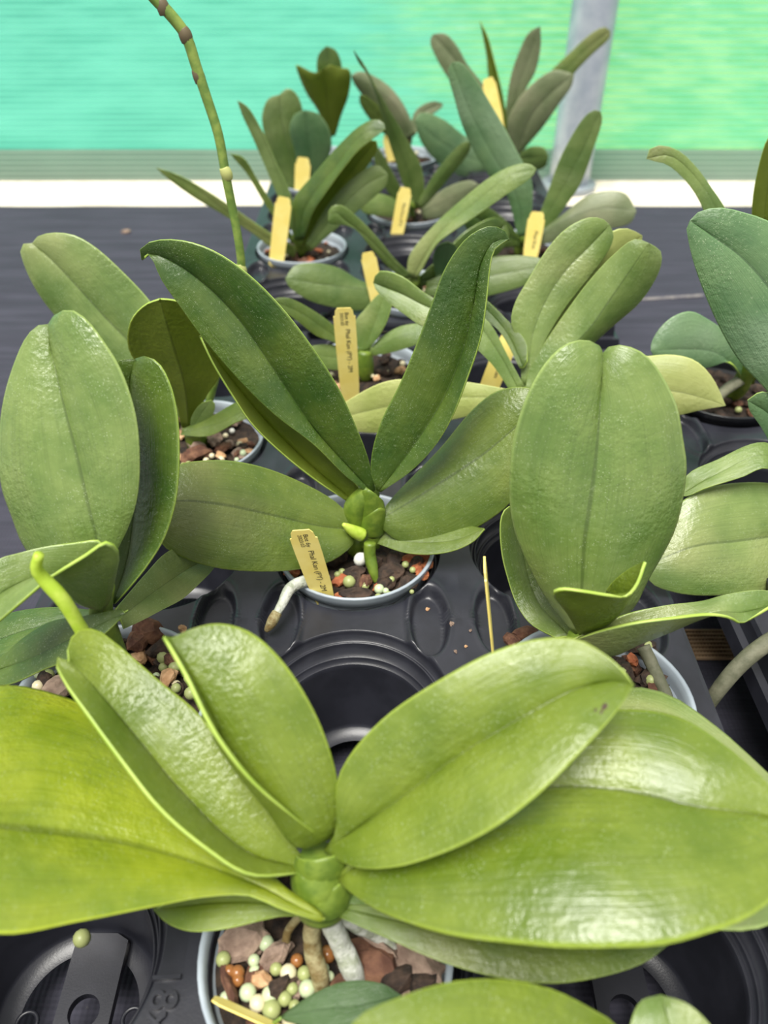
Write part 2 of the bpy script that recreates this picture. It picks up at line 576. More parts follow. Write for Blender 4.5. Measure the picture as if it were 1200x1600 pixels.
def ring_mesh(r, t, name):
    V, Fc = tube([(r * math.cos(a), r * math.sin(a), 0) for a in [2 * math.pi * k / 24 for k in range(25)]], t, 8, 40, False)
    me = bpy.data.meshes.new(name)
    me.from_pydata([tuple(v) for v in V], [], Fc)
    me.materials.append(TRAY)
    for p in me.polygons: p.use_smooth = True
    return me


DRAIN = floor_detail()
DRAINRING = ring_mesh(.0055, .0012, 'drain_ring')


def make_tray(x0, cols, y0, rows, label, drains=()):
    cx = x0 + DX * (cols - 1) / 2; cy = y0 + DY * (rows - 1) / 2
    t = empty('carry_tray', (cx, cy, BZ), label, 'tray', 'plant carry trays on the bench')
    for i in range(cols):
        for j in range(rows):
            o = bpy.data.objects.new('cell', CELL)
            COL.objects.link(o); o.parent = t
            o.location = (x0 + i * DX - cx, y0 + j * DY - cy, -BZ)
            if (i, j) in drains:
                for nm, me, p in (('drain_bar', DRAIN, (0.004, .0, 0)), ('drain_ring', DRAINRING, (-.027, -.004, -.0910)), ('drain_ring', DRAINRING, (.030, -.002, -.0910))):
                    d = bpy.data.objects.new(nm, me)
                    COL.objects.link(d); d.parent = o; d.location = p
    # skirt
    X, Y = cols * DX / 2, rows * DY / 2
    o1, o2 = .004, .010
    loops = []
    for (ox, z) in ((0, -.004), (.0025, -.0045), (o1, -.008), (o1 + .001, -.020), (o2, -.021), (o2 + .002, -.032), (o2, -.034)):
        x, y = X + ox, Y + ox
        loops.append([(cx - x, cy - y, z), (cx + x, cy - y, z), (cx + x, cy + y, z), (cx - x, cy + y, z)])
    V = [v for l in loops for v in l]
    Fc = []
    for i in range(len(loops) - 1):
        for k in range(4):
            a = i * 4 + k; b = i * 4 + (k + 1) % 4
            Fc.append((a, a + 4, b + 4, b))
    sk = mkobj('skirt', V, Fc, TRAY, t, False)
    fix_normals(sk)
    V, Fc = [], []
    for sx in (-1, 1):
        for sy in (-1, 1):
            v, f = box(cx + sx * (X - .01) - .006, cx + sx * (X - .01) + .006, cy + sy * (Y - .01) - .006, cy + sy * (Y - .01) + .006, BZ, -.006)
            q = mkobj('foot', v, f, TRAY, t, False)
    return t


ROW0 = .145
def row(r): return ROW0 + DY * r + (.026 if r >= 5 else 0)
XA, XB, XC = -.02, .037, .330
tray1 = make_tray(XA - DX, 3, row(-1), 6, 'charcoal eighteen-cell plant tray in the foreground holding the front orchids', {(0, 1), (2, 1)})
tray2 = make_tray(XB - DX, 3, row(5), 5, 'charcoal plant tray at the far end of the bench holding the rear orchids')
tray3 = make_tray(XC, 2, .091, 5, 'charcoal plant tray along the right edge beyond the dark gap')


def text_mesh(body, size, extrude, mat, name):
    cu = bpy.data.curves.new('txt', 'FONT')
    cu.body = body; cu.size = size; cu.extrude = extrude
    cu.align_x = 'LEFT'; cu.align_y = 'CENTER'
    cu.resolution_u = 3
    ob = bpy.data.objects.new('txt', cu)
    COL.objects.link(ob)
    dg = bpy.context.evaluated_depsgraph_get()
    me = bpy.data.meshes.new_from_object(ob.evaluated_get(dg))
    bpy.data.objects.remove(ob, do_unlink=True)
    me.name = name
    me.materials.clear(); me.materials.append(mat)
    return me


me = text_mesh('18x12', .0185, .0024, TRAY, 'embossed_number')
o = bpy.data.objects.new('embossed_number', me)
COL.objects.link(o); o.parent = tray1
tp = W(262, 1512, h=-.004)
o.location = tp - origin_of(tray1)
o.rotation_euler = (0, 0, math.radians(-90 + 3))

# brown wire mesh seen in the gap between the trays
TAN = plain_mat('mesh_tan', (150, 122, 92), (176, 148, 116), .7)
p = W(1108, 1010, h=BZ + .002); q = W(1082, 1092, h=BZ + .002)
for (c, nx, ny, w_, h_) in ((p, 13, 8, .034, .030), (q, 5, 4, .012, .012)):
    V, Fc = [], []
    for i in range(nx):
        x = c.x - w_ / 2 + w_ * i / (nx - 1)
        v, f = box(x - .0005, x + .0005, c.y - h_ / 2, c.y + h_ / 2, BZ + .003, BZ + .0045)
        Fc += [tuple(k + len(V) for k in g) for g in f]; V += v
    for j in range(ny):
        y = c.y - h_ / 2 + h_ * j / (ny - 1)
        v, f = box(c.x - w_ / 2, c.x + w_ / 2, y - .0009, y + .0009, BZ + .0035, BZ + .006)
        Fc += [tuple(k + len(V) for k in g) for g in f]; V += v
    tag(mkobj('woven_mesh', V, Fc, TAN, bench, False), kind='stuff')

# ------------------------------------------------------------------ plants
NS = [-1, -.965, -.88, -.72, -.52, -.32, -.15, -.05, 0, .05, .15, .32, .52, .72, .88, .965, 1]


def leaf(plant, M, L, R, mode, vals, eL=0.0, eR=0.0, mat='grey', bulge=.10, flip=False, nt=26, label=None, thick=.0015):
    L = list(L); R = list(R)
    if L[-1] != M[-1]: L.append(M[-1])
    if R[-1] != M[-1]: R.append(M[-1])
    c = {}
    for k, p in (('M', M), ('L', L), ('R', R)):
        c[k] = catmull([(a, b, 0) for a, b in p], nt)
    P = {'M': [], 'L': [], 'R': []}
    for i in range(nt):
        t = i / (nt - 1)
        base = interp(vals, t)
        pr = math.sin(math.pi * min(1, max(0, t))) ** .65 if 0 < t < 1 else 0
        for k, e in (('M', 0), ('L', eL), ('R', eR)):
            u, v = c[k][i].x, c[k][i].y
            val = base + e * pr
            P[k].append(W(u, v, h=val) if mode == 'h' else W(u, v, y=val))
    V, uv = [], []
    camp = Vector((0, 0, CAMH))
    for i in range(nt):
        m, l, r = P['M'][i], P['L'][i], P['R'][i]
        tg = P['M'][min(i + 1, nt - 1)] - P['M'][max(i - 1, 0)]
        nl = tg.cross(m - l); nr = tg.cross(r - m)
        for s in NS:
            e = l if s < 0 else r
            x = abs(s)
            pnt = m.lerp(e, x)
            n = (nl if s < 0 else nr)
            if n.length > 1e-12:
                n = n.normalized()
                if n.dot(camp - m) < 0: n = -n
                if flip: n = -n
                hw = (e - m).length
                pnt = pnt + n * bulge * hw * 4 * (x ** .8) * (1 - x ** 1.6) * .5
            V.append(pnt)
            uv.append((.5 + s / 2, i / (nt - 1)))
    w = len(NS)
    Fc = []
    for i in range(nt - 1):
        for k in range(w - 1):
            a = i * w + k
            Fc.append((a, a + 1, a + w + 1, a + w))
    o = mkobj('leaf', V, Fc, [LM[mat] if mat in LM else WEED, EDGE], plant, True, uv)
    sm = o.modifiers.new('thickness', 'SOLIDIFY')
    sm.thickness = thick; sm.offset = 0
    sm.material_offset_rim = 1
    sm.use_rim = True
    if label: o['label'] = label
    return o


def lathe(prof, cx, cy, seg=40, close=False):
    V, Fc = [], []
    for r, z in prof:
        for k in range(seg):
            a = 2 * math.pi * k / seg
            V.append((cx + r * math.cos(a), cy + r * math.sin(a), z))
    for i in range(len(prof) - 1):
        for k in range(seg):
            a = i * seg + k; b = i * seg + (k + 1) % seg
            Fc.append((a, b, b + seg, a + seg))
    if close:
        Fc.append(list(range(seg))[::-1])
    return V, Fc


def chip_mesh(seed, sx, sy, sz, mat, jit=.30, sub=2):
    rr = random.Random(seed)
    bm = bmesh.new()
    bmesh.ops.create_icosphere(bm, subdivisions=sub, radius=1.0)
    for v in bm.verts:
        k = 1 + jit * 1.6 * noise.noise(v.co * 1.3 + Vector((seed * 3.1, 0, 0))) + jit * .6 * (rr.random() - .5)
        v.co = Vector((v.co.x * sx * k, v.co.y * sy * k, v.co.z * sz * k))
    me = bpy.data.meshes.new('bark_chip')
    bm.to_mesh(me); bm.free()
    me.materials.append(mat)
    return me


CHIPS = []
for mi, m in enumerate(BARKS):
    for s in range(3):
        k = .75 if mi > 2 else 1
        CHIPS.append((mi, chip_mesh(mi * 10 + s, .0075 * k, .0055 * k, .0038 * k, m)))
BEADM = []
for m in BEADS:
    bm = bmesh.new(); bmesh.ops.create_icosphere(bm, subdivisions=2, radius=1.0)
    me = bpy.data.meshes.new('bead'); bm.to_mesh(me); bm.free()
    me.materials.append(m)
    for p in me.polygons: p.use_smooth = True
    BEADM.append(me)


def put(name, me, parent, loc, scale, rot):
    o = bpy.data.objects.new(name, me)
    COL.objects.link(o); o.parent = parent
    o.location = Vector(loc) - origin_of(parent)
    o.scale = scale if isinstance(scale, (tuple, list)) else (scale,) * 3
    o.rotation_euler = rot
    return o


def pot(plant, cx, cy, mat=None, nchips=22, nbeads=10, seed=1, level=-.011, bark=(0, 1, 1, 2, 3), beads=(0, 1, 3), lift=0.0):
    mat = mat or POTM
    R = .0595
    prof = [(.043, -.074), (.0445, -.0755), (.0535, -.010), (.0575, -.008), (.0590, -.002), (R, .0012), (.0597, .0024), (.0582, .0028),
            (.0568, .0015), (.0560, -.004), (.0535, -.030)]
    V, Fc = lathe(prof, cx, cy, 56, True)
    p = mkobj('pot', V, Fc, mat, plant)
    fix_normals(p)
    rr = random.Random(seed)
    # uneven soil
    V, Fc = [(cx, cy, level)], []
    rings, seg = 9, 36
    for j in range(1, rings + 1):
        r = .0555 * j / rings
        for k in range(seg):
            a = 2 * math.pi * k / seg
            x, y = cx + r * math.cos(a), cy + r * math.sin(a)
            z = level + .0045 * noise.noise((x * 110, y * 110, seed)) - (.002 if j == rings else 0)
            V.append((x, y, z))
    for k in range(seg):
        Fc.append((0, 1 + k, 1 + (k + 1) % seg))
    for j in range(rings - 1):
        for k in range(seg):
            a = 1 + j * seg + k; b = 1 + j * seg + (k + 1) % seg
            Fc.append((a, a + seg, b + seg, b))
    mix = mkobj('potting_mix', V, Fc, MIX, plant)
    for i in range(nchips):
        a = rr.random() * 6.283; r = .049 * math.sqrt(rr.random())
        bi = rr.choice(bark)
        me = CHIPS[bi * 3 + rr.randrange(3)][1]
        put('bark_chip', me, mix, (cx + r * math.cos(a), cy + r * math.sin(a), level + .002 + .003 * rr.random()),
            .6 + .7 * rr.random(), (rr.uniform(-.5, .5), rr.uniform(-.5, .5), rr.random() * 6))
    for i in range(nbeads):
        a = rr.random() * 6.283; r = .050 * math.sqrt(rr.random())
        put('bead', BEADM[rr.choice(beads)], mix, (cx + r * math.cos(a), cy + r * math.sin(a), level + .005),
            .0022 + .0014 * rr.random(), (0, 0, 0))
    return p, mix


def stem(plant, pts, rad, mat=None, name='stem'):
    V, Fc = tube(pts, rad, 14)
    return mkobj(name, V, Fc, mat or STEM, plant)


def root(plant, pts, rad, mat, name='root', wob=.12):
    V, Fc = tube(pts, rad, 12, None, True, wob)
    return mkobj(name, V, Fc, mat, plant)


def plant_label(label, bot, top, width, text=None, small=None, wdir=None, thick=.0007, roll=0.0):
    """yellow plastic label from a 3D foot to a 3D head"""
    B, T = Vector(bot), Vector(top)
    ax = (T - B); Ln = ax.length; ax.normalize()
    wd = Vector(wdir) if wdir else Vector((1, 0, 0))
    wd = (wd - ax * wd.dot(ax)).normalized()
    nm = wd.cross(ax)
    t = empty('plant_label', B, label, 'label', 'yellow plant labels')
    h = width / 2
    # outline in (across, along) from foot to head; notched shoulders near the head
    sh = Ln - width * .42
    out = [(-h * .72, -.004), (h * .72, -.004), (h * .93, Ln * .25), (h, sh * .75), (h, sh), (h * .86, sh + .0006), (h * .80, Ln - h * .3), (h * .6, Ln),
           (-h * .6, Ln), (-h * .80, Ln - h * .3), (-h * .86, sh + .0006), (-h, sh), (-h, sh * .75), (-h * .93, Ln * .25)]
    V = []
    for z in (-thick / 2, thick / 2):
        for a, b in out:
            V.append(B + wd * a + ax * b + nm * z)
    n = len(out)
    Fc = [list(range(n))[::-1], list(range(n, 2 * n))]
    for k in range(n):
        Fc.append((k, (k + 1) % n, n + (k + 1) % n, n + k))
    bl = mkobj('blade', V, Fc, TAGM, t, False)
    face = nm if nm.dot(Vector((0, 0, CAMH)) - B) > 0 else -nm
    def place(body, size, along, across):
        me = text_mesh(body, size, 0.0, INK, 'handwriting')
        o = bpy.data.objects.new('handwriting', me)
        COL.objects.link(o); o.parent = t
        xa = -ax; z = face; ya = z.cross(xa)
        M = Matrix((xa, ya, z)).transposed().to_4x4()
        M.translation = wd * across + ax * along + face * (thick / 2 + .00025)
        o.matrix_local = M
        return o
    if text:
        place(text, width * .30, Ln - width * 1.05, width * .10)
    if small:
        place(small[0], width * .25, Ln - width * .2, width * .10)
        place(small[1], width * .20, Ln - width * .22, -width * .12)
    return t


# ============================== A: front orchid ==============================
def P_orchid(label, cx, cy):
    return empty('potted_orchid', (cx, cy, -.074), label, 'orchid', 'potted orchids in the trays')


A = P_orchid('bright green potted orchid with broad leaves and silver roots in the foreground', -.027, row(0))
pA, mixA = pot(A, -.027, row(0), None, 26, 4, 5, -.010, (0, 1, 1, 2), (0, 1, 3))
# left broad blade
leaf(A, [(508, 1436), (465, 1418), (420, 1394), (340, 1362), (200, 1322), (0, 1295), (-150, 1285)],
     [(490, 1418), (440, 1385), (390, 1330), (300, 1230), (200, 1140), (115, 1096), (0, 1072), (-90, 1105), (-150, 1210)],
     [(500, 1440), (470, 1431), (430, 1417), (390, 1400), (320, 1402), (240, 1417), (120, 1441), (0, 1460), (-100, 1430)],
     'h', [.058, .080, .120], -.004, .006, 'yellow', .10, nt=34)
leaf(A, [(478, 1358), (390, 1335), (285, 1240), (210, 1150), (150, 1080), (107, 1034)],
     [(474, 1364), (390, 1367), (320, 1325), (250, 1265), (190, 1190), (135, 1115), (100, 1065), (85, 1030), (93, 1028)],
     [(480, 1345), (465, 1330), (410, 1245), (350, 1170), (310, 1115), (250, 1065), (180, 1005), (150, 985), (122, 986), (106, 1008)],
     'h', [.062, .088, .128], .018, .016, 'front', .06, nt=32)
leaf(A, [(500, 1316), (466, 1324), (415, 1260), (370, 1200), (326, 1127), (296, 1065), (268, 998)],
     [(524, 1308), (500, 1304), (450, 1268), (390, 1215), (330, 1135), (290, 1055), (260, 1003), (255, 995)],
     [(527, 1308), (529, 1250), (520, 1190), (490, 1110), (440, 1032), (390, 988), (340, 975), (298, 984)],
     'h', [.070, .115, .150], .016, .020, 'front', .10, nt=32)
leaf(A, [(507, 1328), (600, 1266), (720, 1179), (816, 1122), (900, 1078), (960, 1064), (990, 1071)],
     [(512, 1322), (526, 1300), (527, 1224), (546, 1182), (600, 1122), (678, 1068), (768, 1020), (840, 999), (900, 999), (942, 1020), (972, 1046)],
     [(509, 1331), (558, 1355), (618, 1355), (690, 1334), (768, 1296), (840, 1242), (912, 1170), (960, 1116)],
     'h', [.070, .120, .150], .022, .004, 'spotted', .12, nt=34)
leaf(A, [(530, 1374), (650, 1285), (760, 1245), (840, 1232), (900, 1230), (990, 1239), (1080, 1260), (1170, 1272), (1232, 1285)],
     [(528, 1370), (600, 1290), (750, 1180), (880, 1122), (985, 1110), (1060, 1122), (1130, 1165), (1195, 1222), (1228, 1262)],
     [(531, 1378), (560, 1402), (600, 1426), (700, 1460), (800, 1474), (880, 1481), (960, 1481), (1040, 1476), (1100, 1460), (1160, 1438), (1210, 1400), (1235, 1340)],
     'h', [.064, .100, .108], .010, .004, 'front', .13, nt=36)
leaf(A, [(540, 1405), (700, 1330), (900, 1240), (1100, 1270), (1290, 1350)],
     [(545, 1395), (700, 1260), (850, 1130), (975, 1076), (1040, 1085), (1110, 1130), (1170, 1182), (1240, 1255)],
     [(545, 1412), (700, 1420), (900, 1440), (1100, 1452), (1180, 1452), (1245, 1420)],
     'h', [.050, .066, .060], 0, 0, 'grey', .10, nt=32)
leaf(A, [(535, 1420), (700, 1455), (860, 1475), (1046, 1474)],
     [(545, 1405), (700, 1400), (860, 1405), (980, 1425), (1035, 1455)],
     [(532, 1434), (600, 1464), (690, 1503), (780, 1528), (864, 1537), (948, 1524), (1008, 1503)],
     'h', [.048, .046, .040], .006, .0, 'olive', .10, nt=30)
leaf(A, [(472, 1426), (420, 1412), (340, 1410), (241, 1421)],
     [(470, 1418), (420, 1395), (350, 1385), (290, 1398)],
     [(470, 1432), (440, 1432), (410, 1438), (350, 1452), (295, 1455), (260, 1441)],
     'h', [.046, .044, .036], .006, .0, 'front', .10)
# young shoot behind the second leaf
V, Fc = tube([W(330, 1210, y=.215), W(230, 1095, y=.235), W(135, 995, y=.245), W(128, 985, y=.245), W(98, 937, y=.247), W(66, 902, y=.249), W(57, 888, y=.249), W(61, 866, y=.25)],
             [.0042, .0042, .0046, .0044, .0034, .0033, .0036, .0022], 14, 60)
mkobj('young_flower_spike', V, Fc, SHOOT, A)
# stubby stem with overlapping sheaths
stem(A, [W(503, 1424, d=.338), W(502, 1410, d=.336), W(500, 1385, d=.331), W(502, 1335, d=.328)], [.0070, .0110, .0115, .0090])


def clasp(plant, p0, p1, r0, r1, ang, half, lean=.35, mat=None):
    """old leaf base wrapping the stem, its slanting free edge showing pale"""
    p0, p1 = Vector(p0), Vector(p1)
    ax = (p1 - p0).normalized()
    ex_ = Vector((1, 0, 0)); ex_ = (ex_ - ax * ex_.dot(ax)).normalized()
    ey_ = ax.cross(ex_)
    n, m = 18, 10
    V, Fc, uv = [], [], []
    for j in range(m + 1):
        for k_ in range(n + 1):
            q = -1 + 2 * k_ / n
            a = ang + half * q
            top = 1 - lean * abs(q) ** 1.5
            t = j / m * top
            r = (r0 + (r1 - r0) * t) * (1 + .10 * math.sin(math.pi * min(1, j / m)) - .05 * abs(q) ** 3)
            c = p0.lerp(p1, t)
            V.append(c + (ex_ * math.cos(a) + ey_ * math.sin(a)) * r)
            uv.append((.1 + .8 * (k_ / n), j / m))
    for j in range(m):
        for k_ in range(n):
            a = j * (n + 1) + k_
            Fc.append((a, a + 1, a + n + 2, a + n + 1))
    o = mkobj('leaf_sheath', V, Fc, [mat or STEM, EDGE], plant, True, uv)
    sm = o.modifiers.new('thickness', 'SOLIDIFY')
    sm.thickness = .0007; sm.offset = 1; sm.material_offset_rim = 1
    return o


q0, q1 = W(503, 1415, d=.337), W(502, 1318, d=.328)
clasp(A, q0.lerp(q1, -.06), q0.lerp(q1, .30), .0100, .0122, math.radians(-100), 1.7, .5)
clasp(A, q0.lerp(q1, .25), q0.lerp(q1, .78), .0118, .0112, math.radians(-150), 1.6, .6)
clasp(A, q0.lerp(q1, .10), q0.lerp(q1, .62), .0125, .0122, math.radians(-45), 1.7, .65)
clasp(A, q0.lerp(q1, .60), q0.lerp(q1, 1.05), .0105, .0105, math.radians(-70), 1.9, .5)
# roots
root(A, [W(510, 1420, h=.036), W(519, 1445, h=.026), W(535, 1480, h=.012), W(548, 1510, h=.004), W(560, 1545, h=-.010)], [.0046, .0050, .0048], ROOTW)
root(A, [W(496, 1418, h=.034), W(487, 1458, h=.018), W(490, 1490, h=.008), W(500, 1525, h=.002), W(500, 1555, h=-.012)], [.0040, .0043, .0040], ROOTB)
root(A, [W(488, 1415, h=.034), W(468, 1432, h=.016), W(450, 1455, h=.005), W(445, 1475, h=-.002), W(420, 1500, h=-.012)], [.0024, .0020, .0022], ROOTB)
root(A, [W(515, 1420, h=.034), W(560, 1447, h=.014), W(590, 1462, h=.002), W(612, 1482, h=-.004), W(618, 1500, h=-.012)], [.0032, .0034, .0028], ROOTW)
z7 = lambda x, y: (280 + x * .3833, 1380 + y * .3833)
for x, y, k, r in ((355, 245, 0, 31), (180, 310, 3, 30), (305, 315, 0, 24), (238, 365, 2, 28), (240, 395, 2, 24), (395, 350, 3, 25), (445, 365, 1, 33), (480, 315, 2, 26), (605, 290, 2, 34), (280, 445, 0, 33),
                   (372, 455, 0, 34), (430, 470, 3, 28), (460, 430, 3, 24), (522, 430, 0, 33), (510, 368, 3, 28), (320, 490, 1, 32), (377, 515, 3, 36), (205, 358, 2, 24),
                   (450, 560, 1, 30), (530, 565, 1, 28), (612, 380, 0, 20), (590, 350, 0, 22), (470, 500, 3, 22), (560, 500, 0, 22)):
    u, v = z7(x, y)
    c = W(u, v, h=-.003)
    put('bead', BEADM[k], mixA, c, r * .3833 * .36 / 1200 * 1.06, (0, 0, 0))
for x, y, k, sx, sy, rz in ((262, 235, 2, 1.7, 1.5, .4), (395, 290, 2, 1.2, .9, .8), (780, 330, 0, 2.0, 1.7, -.4), (970, 330, 2, 1.9, 1.4, -.5), (890, 395, 1, 1.5, 1.2, .3), (330, 395, 3, .9, .9, 0),
                            (205, 420, 0, 1.4, .5, -1.1), (410, 420, 1, 1.1, .8, .5), (700, 390, 0, 1.4, 1.0, .6), (1000, 400, 1, 1.2, 1, 0), (800, 235, 2, 1.8, .6, -.6)):
    u, v = z7(x, y)
    put('bark_chip', CHIPS[k * 3 + 1][1], mixA, W(u, v, h=-.003), (sx, sy, 1.3), (.2, -.15, rz))
# little weed in the pot
wd_ = empty('weed_seedling', W(470, 1600, h=-.008), 'small dark weed leaf at the front of the foreground pot', 'weed')
leaf(wd_, [(440, 1590), (500, 1578), (560, 1572), (626, 1556)], [(450, 1582), (490, 1555), (540, 1535), (595, 1538)], [(450, 1594), (500, 1606), (560, 1604), (605, 1580)],
     'h', [.008, .016, .018], 0, 0, 'weed', .08)
V, Fc = tube([W(440, 1590, h=.008), W(425, 1600, h=.002), W(415, 1605, h=-.014)], .0008, 8)
mkobj('stalk', V, Fc, SPIKE, wd_)
plant_label('yellow plant label lying low at the front rim of the foreground pot', W(470, 1622, h=.002), W(333, 1560, h=.010), .0085, wdir=(.3, -.55, .6))

# ============================== bottom edge orchid ==============================
Z = P_orchid('orchid below the bottom edge showing only two blurred leaf tops', .127, row(-1))
pot(Z, .127, row(-1), None, 6, 2, 77)
leaf(Z, [(1010, 1780), (900, 1700), (780, 1650), (650, 1630), (540, 1620)],
     [(1030, 1740), (965, 1605), (920, 1575), (860, 1546), (780, 1531), (700, 1536), (620, 1561), (560, 1590)],
     [(990, 1800), (880, 1780), (760, 1750), (640, 1700), (560, 1650)], 'h', [.03, .075, .09], .004, 0, 'front', .10)
leaf(Z, [(1020, 1780), (1060, 1700), (1050, 1620), (1032, 1556)], [(1000, 1780), (990, 1700), (982, 1620), (1000, 1566)], [(1040, 1780), (1130, 1700), (1120, 1620), (1075, 1570)],
     'h', [.03, .06, .07], .004, .004, 'grey', .08)
stem(Z, [(.127, row(-1), -.01), (.127, row(-1) + .002, .02), (.127, row(-1) + .004, .04)], [.011, .012, .009])

# ============================== B: centre orchid ==============================
bx = -.021
B = P_orchid('deep green orchid behind the empty tray cell with long upright leaves', bx, row(2))
pB, mixB = pot(B, bx, row(2), None, 26, 12, 21, -.010, (1, 1, 1, 4, 0), (0, 3, 3))
leaf(B, [(583, 770), (540, 725), (495, 675), (450, 610), (415, 557), (375, 500), (330, 452), (280, 414), (248, 398), (228, 398), (222, 405)],
     [(580, 772), (545, 748), (492, 696), (432, 650), (380, 600), (317, 527), (283, 480), (253, 437), (238, 405), (228, 396)],
     [(586, 764), (575, 715), (560, 675), (530, 608), (490, 545), (440, 480), (390, 430), (340, 395), (300, 379), (262, 374), (232, 379), (218, 392)],
     'y', [.428, .445, .462], -.010, -.004, 'dark', .10, nt=36)
leaf(B, [(560, 790), (480, 722), (400, 640), (340, 565), (312, 524)], [(545, 785), (490, 748), (440, 708), (393, 662), (367, 624), (333, 568)],
     [(575, 780), (510, 700), (430, 615), (360, 550)], 'y', [.432, .455, .475], -.012, 0, 'under', .06)
leaf(B, [(592, 768), (650, 692), (695, 620), (723, 550), (741, 473), (753, 410), (772, 378), (795, 374)],
     [(588, 765), (580, 735), (583, 700), (597, 655), (625, 599), (653, 532), (674, 476), (695, 420), (723, 378), (744, 361), (768, 353), (788, 360)],
     [(596, 768), (640, 738), (677, 700), (705, 655), (730, 592), (751, 529), (760, 473), (767, 410), (773, 390)],
     'y', [.425, .442, .455], .004, -.012, 'dark', .08, nt=36)
leaf(B, [(594, 812), (660, 772), (755, 710), (815, 660), (850, 632)],
     [(596, 800), (620, 772), (690, 700), (740, 640), (775, 613), (810, 605), (838, 612)],
     [(594, 822), (620, 843), (660, 851), (700, 846), (750, 821), (797, 785), (830, 730), (850, 680)],
     'y', [.424, .437, .450], .028, -.022, 'olive', .12, nt=30)
leaf(B, [(585, 838), (650, 848), (710, 845), (757, 827)], [(590, 830), (650, 825), (710, 820)], [(580, 846), (640, 865), (700, 863), (740, 846)],
     'y', [.424, .410, .405], .015, -.010, 'olive', .08)
leaf(B, [(553, 828), (500, 822), (430, 806), (340, 787), (277, 783), (238, 795)],
     [(552, 812), (520, 782), (465, 752), (410, 731), (360, 721), (315, 721), (278, 728), (248, 755)],
     [(554, 838), (552, 848), (520, 875), (460, 890), (390, 892), (330, 885), (285, 870), (252, 848)],
     'y', [.420, .395, .372], .028, -.028, 'olive', .12, nt=30)
b0 = Vector((bx, row(2), 0))
stem(B, [b0 + Vector((0, 0, -.008)), b0 + Vector((.001, 0, .012)), b0 + Vector((.001, .001, .035)), W(582, 765, y=.430)], [.007, .0085, .0095, .0070])
q0, q1 = W(578, 848, y=.427), W(582, 765, y=.430)
clasp(B, q0.lerp(q1, .0), q0.lerp(q1, .5), .0088, .0100, math.radians(-130), 1.6, .6)
clasp(B, q0.lerp(q1, .25), q0.lerp(q1, .8), .0102, .0098, math.radians(-60), 1.6, .6)
clasp(B, q0.lerp(q1, .55), q0.lerp(q1, 1.1), .0098, .0075, math.radians(-110), 1.6, .5)
V, Fc = tube([W(566, 836, y=.416), W(553, 830, y=.414), W(536, 819, y=.412)], [.005, .0042, .0012], 12)
mkobj('new_shoot', V, Fc, SHOOT, B)
root(B, [W(578, 848, h=.018), W(578, 868, h=.008), W(583, 890, h=.0), W(588, 910, h=-.008)], [.0042, .0044, .0020], STEM)
root(B, [W(512, 905, h=.0), W(480, 907, h=.006), W(455, 918, h=.008), W(440, 945, h=.006), W(428, 966, h=.002), W(417, 985, h=-.006)], [.0040, .0043, .0042, .0036, .0028, .0012], ROOTW, wob=.08)
root(B, [W(433, 957, h=.0040), W(426, 970, h=.001), W(416, 986, h=-.006)], [.0036, .0036, .0016], ROOTB, 'root_tip')
put('bead', BEADM[4], mixB, W(563, 874, h=.0), (.0050, .0050, .0058), (0, .3, 0))
z2 = lambda x, y: (380 + x * .2833, 800 + y * .2833)
for x, y, k, r in ((585, 385, 3, 38), (750, 425, 0, 30), (745, 470, 3, 22), (545, 330, 3, 22), (895, 290, 3, 22), (935, 320, 3, 20), (520, 345, 3, 20), (930, 440, 3, 14), (805, 455, 3, 20)):
    u, v = z2(x, y)
    put('bead', BEADM[k], mixB, W(u, v, h=-.004), r * .2833 * .54 / 1200, (0, 0, 0))
for x, y, k, sx, sy, rz in ((620, 450, 1, 1.6, 1.0, .1), (810, 330, 1, 1.5, 1.5, .5), (680, 380, 0, 1.0, .8, 1.2), (610, 330, 1, 1.2, .9, .3), (910, 390, 1, 1.2, 1.2, .9), (1000, 240, 4, 1.2, 1.0, .3), (960, 310, 4, 1.1, .9, .8),
                            (990, 350, 4, .9, .9, .2), (920, 255, 4, 1.1, .9, .3), (270, 340, 4, 1.1, .8, .1), (1020, 290, 4, .9, .8, 1)):
    u, v = z2(x, y)
    put('bark_chip', CHIPS[k * 3][1], mixB, W(u, v, h=-.005), (sx, sy, 1.0), (.2, .1, rz))
plant_label('yellow plant label with handwriting leaning in the pot behind the empty cell', W(508, 938, y=.378), W(470, 828, y=.372), .0185,
            'Phal Kan (PY) - 2M', ('Bot 6y', '2023.03'), wdir=(.98, -.05, -.12))

# ============================== C: left orchid ==============================
cx, cy = -.167, row(1)
C = P_orchid('grey green orchid at the left edge with a tall shiny leaf', cx, cy)
pC, mixC = pot(C, cx, cy, None, 30, 12, 31, -.010, (1, 1, 0, 0, 3), (0, 1, 3))
leaf(C, [(158, 945), (153, 842), (143, 800), (133, 757), (123, 713), (107, 653), (92, 593), (82, 547), (77, 508)],
     [(150, 945), (95, 915), (40, 855), (20, 807), (4, 760), (0, 707), (2, 660), (10, 613), (27, 560), (43, 527), (60, 510)],
     [(165, 940), (178, 870), (200, 823), (213, 783), (218, 740), (216, 673), (207, 627), (187, 573), (160, 530), (133, 497), (112, 485), (90, 491)],
     'y', [.290, .322, .365], .006, .004, 'grey', .16, nt=34)
leaf(C, [(160, 955), (120, 942), (92, 915), (50, 908), (0, 930), (-70, 985)],
     [(165, 925), (166, 870), (158, 846), (117, 848), (67, 855), (27, 865), (0, 873), (-50, 915)],
     [(172, 935), (182, 890), (186, 862), (168, 847), (133, 868), (80, 902), (50, 927), (20, 953), (0, 970), (-40, 1000)],
     'y', [.285, .272, .245], .010, -.014, 'grey', .05, nt=32)
